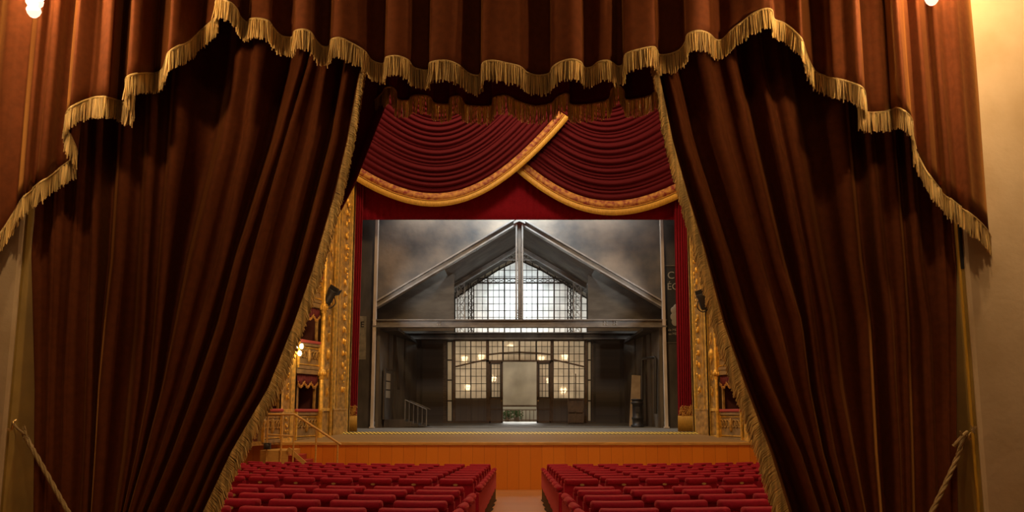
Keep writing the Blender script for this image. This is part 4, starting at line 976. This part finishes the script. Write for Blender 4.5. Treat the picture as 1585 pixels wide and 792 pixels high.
# two door leaves
for x0, x1, lab, hx in ((757, 778, 'left door leaf, glazed above and boarded below, at the stage doorway', 776), (831, 853, 'right door leaf, glazed above and boarded below, at the stage doorway', 833)):
    q = thing('door_leaf', lab, 'door', P((x0 + x1) / 2, 654, BD - .12), 'glazed door leaves of the stage set')
    mb = MB(); dd = -.12
    for a, b, w_ in (((x0 + 1, 559.5), (x0 + 1, 655), 3), ((x1 - 1, 559.5), (x1 - 1, 655), 3), ((x0, 561), (x1, 561), 3), ((x0, 616), (x1, 616), 3), ((x0, 653), (x1, 653), 3.5), ((x0, 633), (x1, 633), 2)): bar(mb, a, b, BD + dd, w_, .07)
    mb.build('frame', M['brownwood'], q)
    mb = MB(); mb.prism(poly([(x0 + 1, 616), (x1 - 1, 616), (x1 - 1, 654), (x0 + 1, 654)], BD + dd + .005), (0, .04, 0)); mb.build('lower_panel', M['dado'], q)
    wins([(x0 + 3, x1 - 3, 3)], 'window', [562.5, 570.5, 582, 593.5, 605, 615], 1, q, dd)
    mb = MB(); mb.ball(P(hx, 620, BD + dd - .06), (.03, .03, .03)); mb.build('knob', M['brass'], q, True)
# narrow lit side strips
for x0, x1, lab in ((692, 700, 'narrow pale glazed strip left of the stage partition'), (909.5, 915, 'narrow pale glazed strip right of the stage partition')):
    q = thing('strip_window', lab, 'window', P((x0 + x1) / 2, 653, BD), 'narrow strip windows of the set')
    mb = MB(); mb.prism(poly([(x0, 527), (x1, 527), (x1, 652), (x0, 652)], BD - .03), (0, .02, 0)); mb.build('pane', M['glassstrip'], q)
    mb = MB()
    for y in (528, 557, 588, 620, 652): bar(mb, (x0, y), (x1, y), BD - .05, 2.2, .05)
    bar(mb, (x0, 527), (x0, 654), BD - .05, 1.6, .06); bar(mb, (x1, 527), (x1, 654), BD - .05, 1.6, .06); mb.build('frame', M['darkpaint'], q)
# screen seen through the doorway
t = thing('hanging_screen', 'plain beige screen hanging in the open doorway', 'screen', P(804, 627, BD + .4))
mb = MB(); mb.prism(poly([(775, 557), (834, 557), (834, 627), (775, 627)], BD + .4), (0, .02, 0)); mb.build('cloth', M['screencloth'], t)
mb = MB(); mb.beam(P(775, 628, BD + .4), P(834, 628, BD + .4), .06, .06); mb.build('bottom_batten', M['brownwood'], t)
# balcony railing beyond
t = thing('garden_railing', 'low wooden railing behind the doorway under the screen', 'railing', P(804, 652, BD + 1.2))
mb = MB(); 
for y in (634, 650): mb.beam(P(768, y, BD + 1.2), P(842, y, BD + 1.2), .05, .05)
mb.build('rail', M['brownwood'], t)
for k in range(12):
    x = 772 + 6 * k; mb = MB(); mb.beam(P(x, 634, BD + 1.2), P(x, 652, BD + 1.2), .03, .03); mb.build('baluster', M['brownwood'], t)
for i, (pxc, lab) in enumerate(((785, 'leafy green plant behind the doorway railing, the left one'), (800, 'leafy green plant behind the doorway railing, near the middle'))):
    q = thing('potted_plant', lab, 'plant', P(pxc, 652, BD + 1.5), 'plants behind the railing'); rr = random.Random(i)
    mb = MB(); c = P(pxc, 652, BD + 1.5); mb.lathe([(.001, .0), (.10, 0), (.14, .18), (.12, .18), (.001, .16)], c, 14); mb.build('pot', M['brownwood'], q, True)
    mb = MB()
    for k in range(110):
        a = rr.uniform(0, 2 * PI); h = rr.uniform(.12, .48); rad = rr.uniform(0, .26); p = c + Vector((math.cos(a) * rad, math.sin(a) * rad * .6, h)); dx = Vector((rr.uniform(-1, 1), rr.uniform(-.4, .4), rr.uniform(-.6, .8))).normalized() * .075; sd = dx.cross(Vector((0, 1, .3))).normalized() * .026
        mb.quad(p - dx, p + sd, p + dx, p - sd)
    mb.build('foliage', M['leaf'], q)
    mb = MB()
    for k in range(5): a = k * 1.3; mb.tube([c + Vector((0, 0, .15)), c + Vector((math.cos(a) * .12, math.sin(a) * .08, .4))], .008, 5)
    mb.build('stem', M['leaf'], q, True)
# wall seen beyond the doorway
mb = MB(); mb.span((-1.6, 37.0, stage_z(33)), (1.6, 37.1, 2.4)); tag(mb.build('garden_backing', M['screen']), 'pale backing cloth seen low behind the doorway railing', 'backing cloth')

# ------------------------------------------------ things standing on the set
sz = lambda d: stage_z(d)
t = thing('stage_stove', 'black cast iron stove with tall bent flue pipe', 'stove', P(987, 658, 28.45))
c = P(987, 658, 28.45); c.z = sz(28.45); r = 9 / F * 28.45
mb = MB(); mb.lathe([(r * 1.15, .02), (r * 1.15, .07), (r * .9, .09), (r * .9, .26), (r * 1.0, .28), (r * 1.0, .33), (r * .86, .36), (r * .86, .78), (r * 1.05, .81), (r * 1.05, .86), (r * .9, .88), (r * .9, .92), (r * 1.05, .93), (r * 1.05, .97), (.001, .98)], c, 22); mb.build('body', M['iron'], t, True)
mb = MB(); mb.box(c + Vector((-.02, -r * .9, .6)), (.16, .03, .2)); mb.build('fire_door', M['iron'], t, bevel=.01)
for a in (.8, 2.3, 3.9, 5.5): mb = MB(); mb.tube([c + Vector((math.cos(a) * r * .9, math.sin(a) * r * .9, .05)), c + Vector((math.cos(a) * r * 1.2, math.sin(a) * r * 1.2, 0))], .02, 6); mb.build('foot', M['iron'], t)
pa, pb, pc, pd = P(993.5, 622, 28.5), P(993.5, 555, 28.5), P(1015, 552.5, 27.9), P(1015, 640, 27.9)
mb = MB(); mb.tube([Vector((pa.x, pa.y, c.z + .9)), pb - Vector((0, 0, .04)), pb + Vector((.04, 0, .0)), pc + Vector((-.04, 0, 0)), pc + Vector((0, 0, -.04)), pd], .05, 10); mb.build('flue_pipe', M['iron'], t, True)
mb = MB(); a = P(974, 657, 28.95); a.z = sz(28.95); b = P(991, 657, 28.95); b.z = a.z; mb.prism([a, b, P(992, 581, 29.5), P(978, 580, 29.5)], (0, .05, .0)); tag(mb.build('leaning_board', M['boardwood']), 'pale wooden board leaning upright behind the stove', 'board')
t = thing('wooden_easel', 'brown wooden stand with a tall thin pole before the right window', 'stand', P(892, 655, 31.5))
d = 31.5
for a, b, w_ in (((880, 616), (880, 656), 1.6), ((903, 618), (903, 655), 1.6), ((891, 578), (891, 655), 1.5)): mb = MB(); bar(mb, a, b, d, w_, .05); mb.build('upright', M['brownwood'], t)
mb = MB()
for y in (617, 637, 653): bar(mb, (880, y), (904, y), d, 1.6, .05)
mb.build('crosspiece', M['brownwood'], t)
mb = MB(); mb.prism(poly([(881, 618), (903, 618), (903, 652), (881, 652)], d + .06), (0, .015, 0)); mb.build('panel', M['brownwood'], t)
# door, platform and steps at the left
t = thing('side_door', 'dark half glazed door in the left side wall of the set', 'door', P(592, 655, 28.6))
dm = Vector((bL - aL, BD - PD - .2, 0)).normalized(); bx = aL + .05 + (bL - aL) * .1
def WL(s, z, o_=.06): return Vector((aL, PD + .2, 0)) + dm * s + Vector((o_, 0, z))
mb = MB(); zd = sz(PD) + .28
mb.prism([WL(.35, zd), WL(1.5, zd), WL(1.5, zd + 1.7), WL(.35, zd + 1.7)], (.05, 0, 0)); mb.build('leaf', M['darkpaint'], t)
mb = MB()
for k in range(3): mb.prism([WL(.5, zd + .75 + .3 * k, .115), WL(1.0, zd + .75 + .3 * k, .115), WL(1.0, zd + 1.0 + .3 * k, .115), WL(.5, zd + 1.0 + .3 * k, .115)], (.01, 0, 0))
mb.build('pane', M['glassstrip'], t)
mb = MB(); mb.beam(WL(.3, zd, .1), WL(.3, zd + 1.78, .1), .06, .05); mb.beam(WL(1.55, zd, .1), WL(1.55, zd + 1.78, .1), .06, .05); mb.beam(WL(.3, zd + 1.75, .1), WL(1.55, zd + 1.75, .1), .06, .05); mb.build('frame', M['darkpaint'], t)
t = thing('side_steps', 'dark wooden platform and steps with railing at the left of the set', 'steps', P(620, 657, 28.4))
x0 = aL + .12; y0, y1 = PD + .7, PD + 2.1; z0 = sz(28)
mb = MB(); mb.span((x0, y0, z0), (x0 + .75, y1, z0 + .27)); mb.build('platform', M['darkpaint'], t)
for k in range(3): mb = MB(); mb.span((x0 + .75 + .22 * k, y0, z0 + .02), (x0 + .99 + .22 * k, y1, z0 + .20 - .07 * k)); mb.build('step', M['darkpaint'], t)
xr = x0 + .72
mb = MB(); mb.tube([(xr, y0 + .05, z0 + .95), (xr + .75, y0 + .05, z0 + .62)], .018, 6); mb.tube([(xr, y1 - .05, z0 + .95), (xr + .75, y1 - .05, z0 + .62)], .018, 6); mb.build('handrail', M['steel'], t, True)
for k in range(6):
    f = k / 5; mb = MB(); mb.tube([(xr + .75 * f, y0 + .05, z0 + .05), (xr + .75 * f, y0 + .05, z0 + .95 - .33 * f)], .012 if 0 < k < 5 else .02, 6); mb.build('baluster', M['steel'], t)

# ================================================================ STALLS SEATS
def rounded_bar(mb, w, h, dp, c, n=10):
    """padded roll with rounded ends, lying along X"""
    rows = []; K = 16
    for i in range(n + 1):
        f = i / n * 2 - 1; ax = abs(f)
        q = 1.0 if ax < .9 else math.sqrt(max(0.02, 1 - ((ax - .9) / .1) ** 2))
        x = f * w / 2
        ring = []
        for k in range(K):
            a = 2 * PI * k / K; e = .55
            cy = math.copysign(abs(math.cos(a)) ** e, math.cos(a)); cz = math.copysign(abs(math.sin(a)) ** e, math.sin(a))
            ring.append(Vector((x, cy * dp / 2 * q, cz * h / 2 * q)) + Vector(c))
        rows.append(ring)
    mb.grid(rows, True); mb.cap(list(reversed(rows[0]))); mb.cap(rows[-1])
SW = .455
NS = [-1, -.985, -.96, -.93, -.9, -.5, 0, .5, .9, .93, .96, .985, 1]
def make_seat_parts():
    P_ = {}
    mb = MB()                                                     # backrest: slightly curved padded slab
    rows = []
    for z in (.20, .22, .35, .5, .62, .70, .735):
        r = []
        for k in range(13):
            f = k / 6 - 1; y = -.05 - .10 * (z - .2) + .03 * (1 - f * f) * -1
            r.append(Vector((f * SW / 2, y, z)))
        rows.append(r)
    rows2 = [[v + Vector((0, .075, 0)) for v in r] for r in rows]
    mb.grid(rows); mb.grid([list(reversed(r)) for r in rows2])
    mb.grid([[a for a in rows[-1]], [a for a in rows2[-1]]]); mb.grid([[r[0] for r in rows2], [r[0] for r in rows]]); mb.grid([[r[-1] for r in rows], [r[-1] for r in rows2]])
    P_['backrest'] = (mb, M['seatvelvet'])
    mb = MB(); K = 14; rows = []
    for f in NS:
        ax = abs(f); q = 1.0 if ax <= .9 else math.sqrt(max(.03, 1 - ((ax - .9) / .1) ** 2)); x = f * SW / 2
        rows.append([Vector((x, math.copysign(abs(math.cos(a)) ** .7, math.cos(a)) * .062 * q - .09 - .03 * (1 - f * f), math.copysign(abs(math.sin(a)) ** .7, math.sin(a)) * .040 * q + .762)) for a in [2 * PI * k / K for k in range(K)]])
    mb.grid(rows, True); mb.cap(list(reversed(rows[0]))); mb.cap(rows[-1])
    P_['top_roll'] = (mb, M['seatvelvet'])
    mb = MB(); rows = []
    for z, g in ((.40, .9), (.41, 1), (.47, 1), (.49, .92)): rows.append([Vector((math.cos(a) * .0 + sx * .2 * g, .2 + sy * .2 * g, z)) for sx, sy, a in ((-1, -1, 0), (0, -1.03, 0), (1, -1, 0), (1.03, 0, 0), (1, 1, 0), (0, 1.06, 0), (-1, 1, 0), (-1.03, 0, 0))])
    mb.grid(rows, True); mb.cap(rows[-1]); mb.cap(list(reversed(rows[0]))); P_['seat_cushion'] = (mb, M['seatvelvet'])
    mb = MB(); mb.box((0, .12, .03), (.3, .34, .06)); mb.box((0, .08, .22), (.06, .06, .36)); P_['pedestal'] = (mb, M['chair_base'])
    mb = MB(); c = Vector((0, -.178, .727)); n = 14
    for q in (0,): mb.cap([c + Vector((math.cos(2 * PI * k / n) * .030, -.002 , math.sin(2 * PI * k / n) * .014)) for k in range(n)]); mb.grid([[c + Vector((math.cos(2 * PI * k / n) * .030, 0 + .01 * e, math.sin(2 * PI * k / n) * .014)) for k in range(n)] for e in (-.2, 1)], True)
    P_['number_plate'] = (mb, M['plate'])
    return P_
def arm_mb(x, panel):
    out = {}
    mb = MB(); rows = []; K = 12
    for f, q in ((-1, .45), (-.93, .8), (-.8, 1), (0, 1), (.75, 1), (.9, .85), (1, .4)):
        rows.append([Vector((x + math.cos(a) * .044 * q, .13 + f * .17, .665 + math.sin(a) * .040 * q)) for a in [2 * PI * k / K for k in range(K)]])
    mb.grid(rows, True); mb.cap(list(reversed(rows[0]))); mb.cap(rows[-1])
    out['armrest'] = (mb, M['seatvelvet'])
    if panel:
        mb = MB(); mb.box((x, .10, .435), (.055, .44, .37)); out['end_panel'] = (mb, M['seatvelvet'])
        mb = MB(); mb.box((x, .10, .13), (.04, .36, .26)); mb.box((x, .10, .012), (.07, .42, .024)); out['leg'] = (mb, M['chair_base'])
    else:
        mb = MB(); mb.box((x, .10, .36), (.03, .36, .50)); out['arm_support'] = (mb, M['seatvelvet'])
    return out
meshes = {}
def mesh_of(key, name, mb, m, bevel=0):
    if key not in meshes:
        me = bpy.data.meshes.new(name); me.from_pydata([tuple(v) for v in mb.v], [], mb.f); me.materials.append(m)
        me.polygons.foreach_set('use_smooth', [name in ('top_roll', 'armrest', 'backrest')] * len(me.polygons)); me.update(); meshes[key] = me
    return meshes[key]
common = make_seat_parts()
arms = {('L', False): (arm_mb(-.273, False),), ('R', False): (arm_mb(.273, False),), ('L', True): (arm_mb(-.273, False), arm_mb(.277, True)), ('R', True): (arm_mb(.273, False), arm_mb(-.277, True))}
def seat(loc, rz, side, aisle, label):
    r = thing('theatre_chair', label, 'theatre seat', loc, 'red velvet seats in the stalls'); r.rotation_euler = (0, 0, rz)
    lst = [(n, n, *common[n]) for n in common]
    for a in arms[(side, aisle)]: lst += [(n + side + str(aisle) + str(id(a)), n, *a[n]) for n in a]
    for key, n, mb, m in lst:
        o = bpy.data.objects.new(n, mesh_of(key, n, mb, m)); C.objects.link(o); o.parent = r
        if n in ('end_panel', 'arm_support', 'seat_cushion', 'pedestal'):
            b = o.modifiers.new('bevel', 'BEVEL'); b.width = .02 if n != 'pedestal' else .008; b.segments = 2
ORD = ['nearest', 'second', 'third', 'fourth', 'fifth', 'sixth', 'seventh', 'eighth', 'ninth', 'tenth', 'eleventh', 'twelfth', 'front']
NTH = ['beside the aisle', 'second from the aisle', 'third from the aisle', 'fourth from the aisle', 'fifth from the aisle', 'sixth from the aisle', 'seventh from the aisle', 'eighth from the aisle', 'ninth from the aisle', 'tenth from the aisle', 'eleventh from the aisle']
ROWD = [6.25, 7.0, 7.72, 8.5, 9.08, 10.95, 11.7, 12.55, 13.45, 14.4, 15.35, 16.4, 17.6]
PITCH = .548; RC = 9.0
for ri, d0 in enumerate(ROWD):
    for side in ('L', 'R'):
        for k in range(11):
            x = (.82 + PITCH * k) * (-1 if side == 'L' else 1)
            y = d0 + x * x / (2 * RC)
            px = PPX + x * F / y
            if px < 345 - 25 * (ri < 5) - (40 if ri < 9 else 0) or px > 1225 + 30: continue
            if y > 20.6 and side == 'L' and x < -4.5: continue
            seat((x, y, floor_z(y)), math.atan(x / RC) * .9, side, k == 0, 'red velvet seat %s, %s row %s, %s block' % (NTH[k], ORD[ri], 'by the stage' if ri == 12 else 'from the viewer', 'left' if side == 'L' else 'right'))

for o in list(bpy.data.objects):
    if '_o' in o: del o['_o']
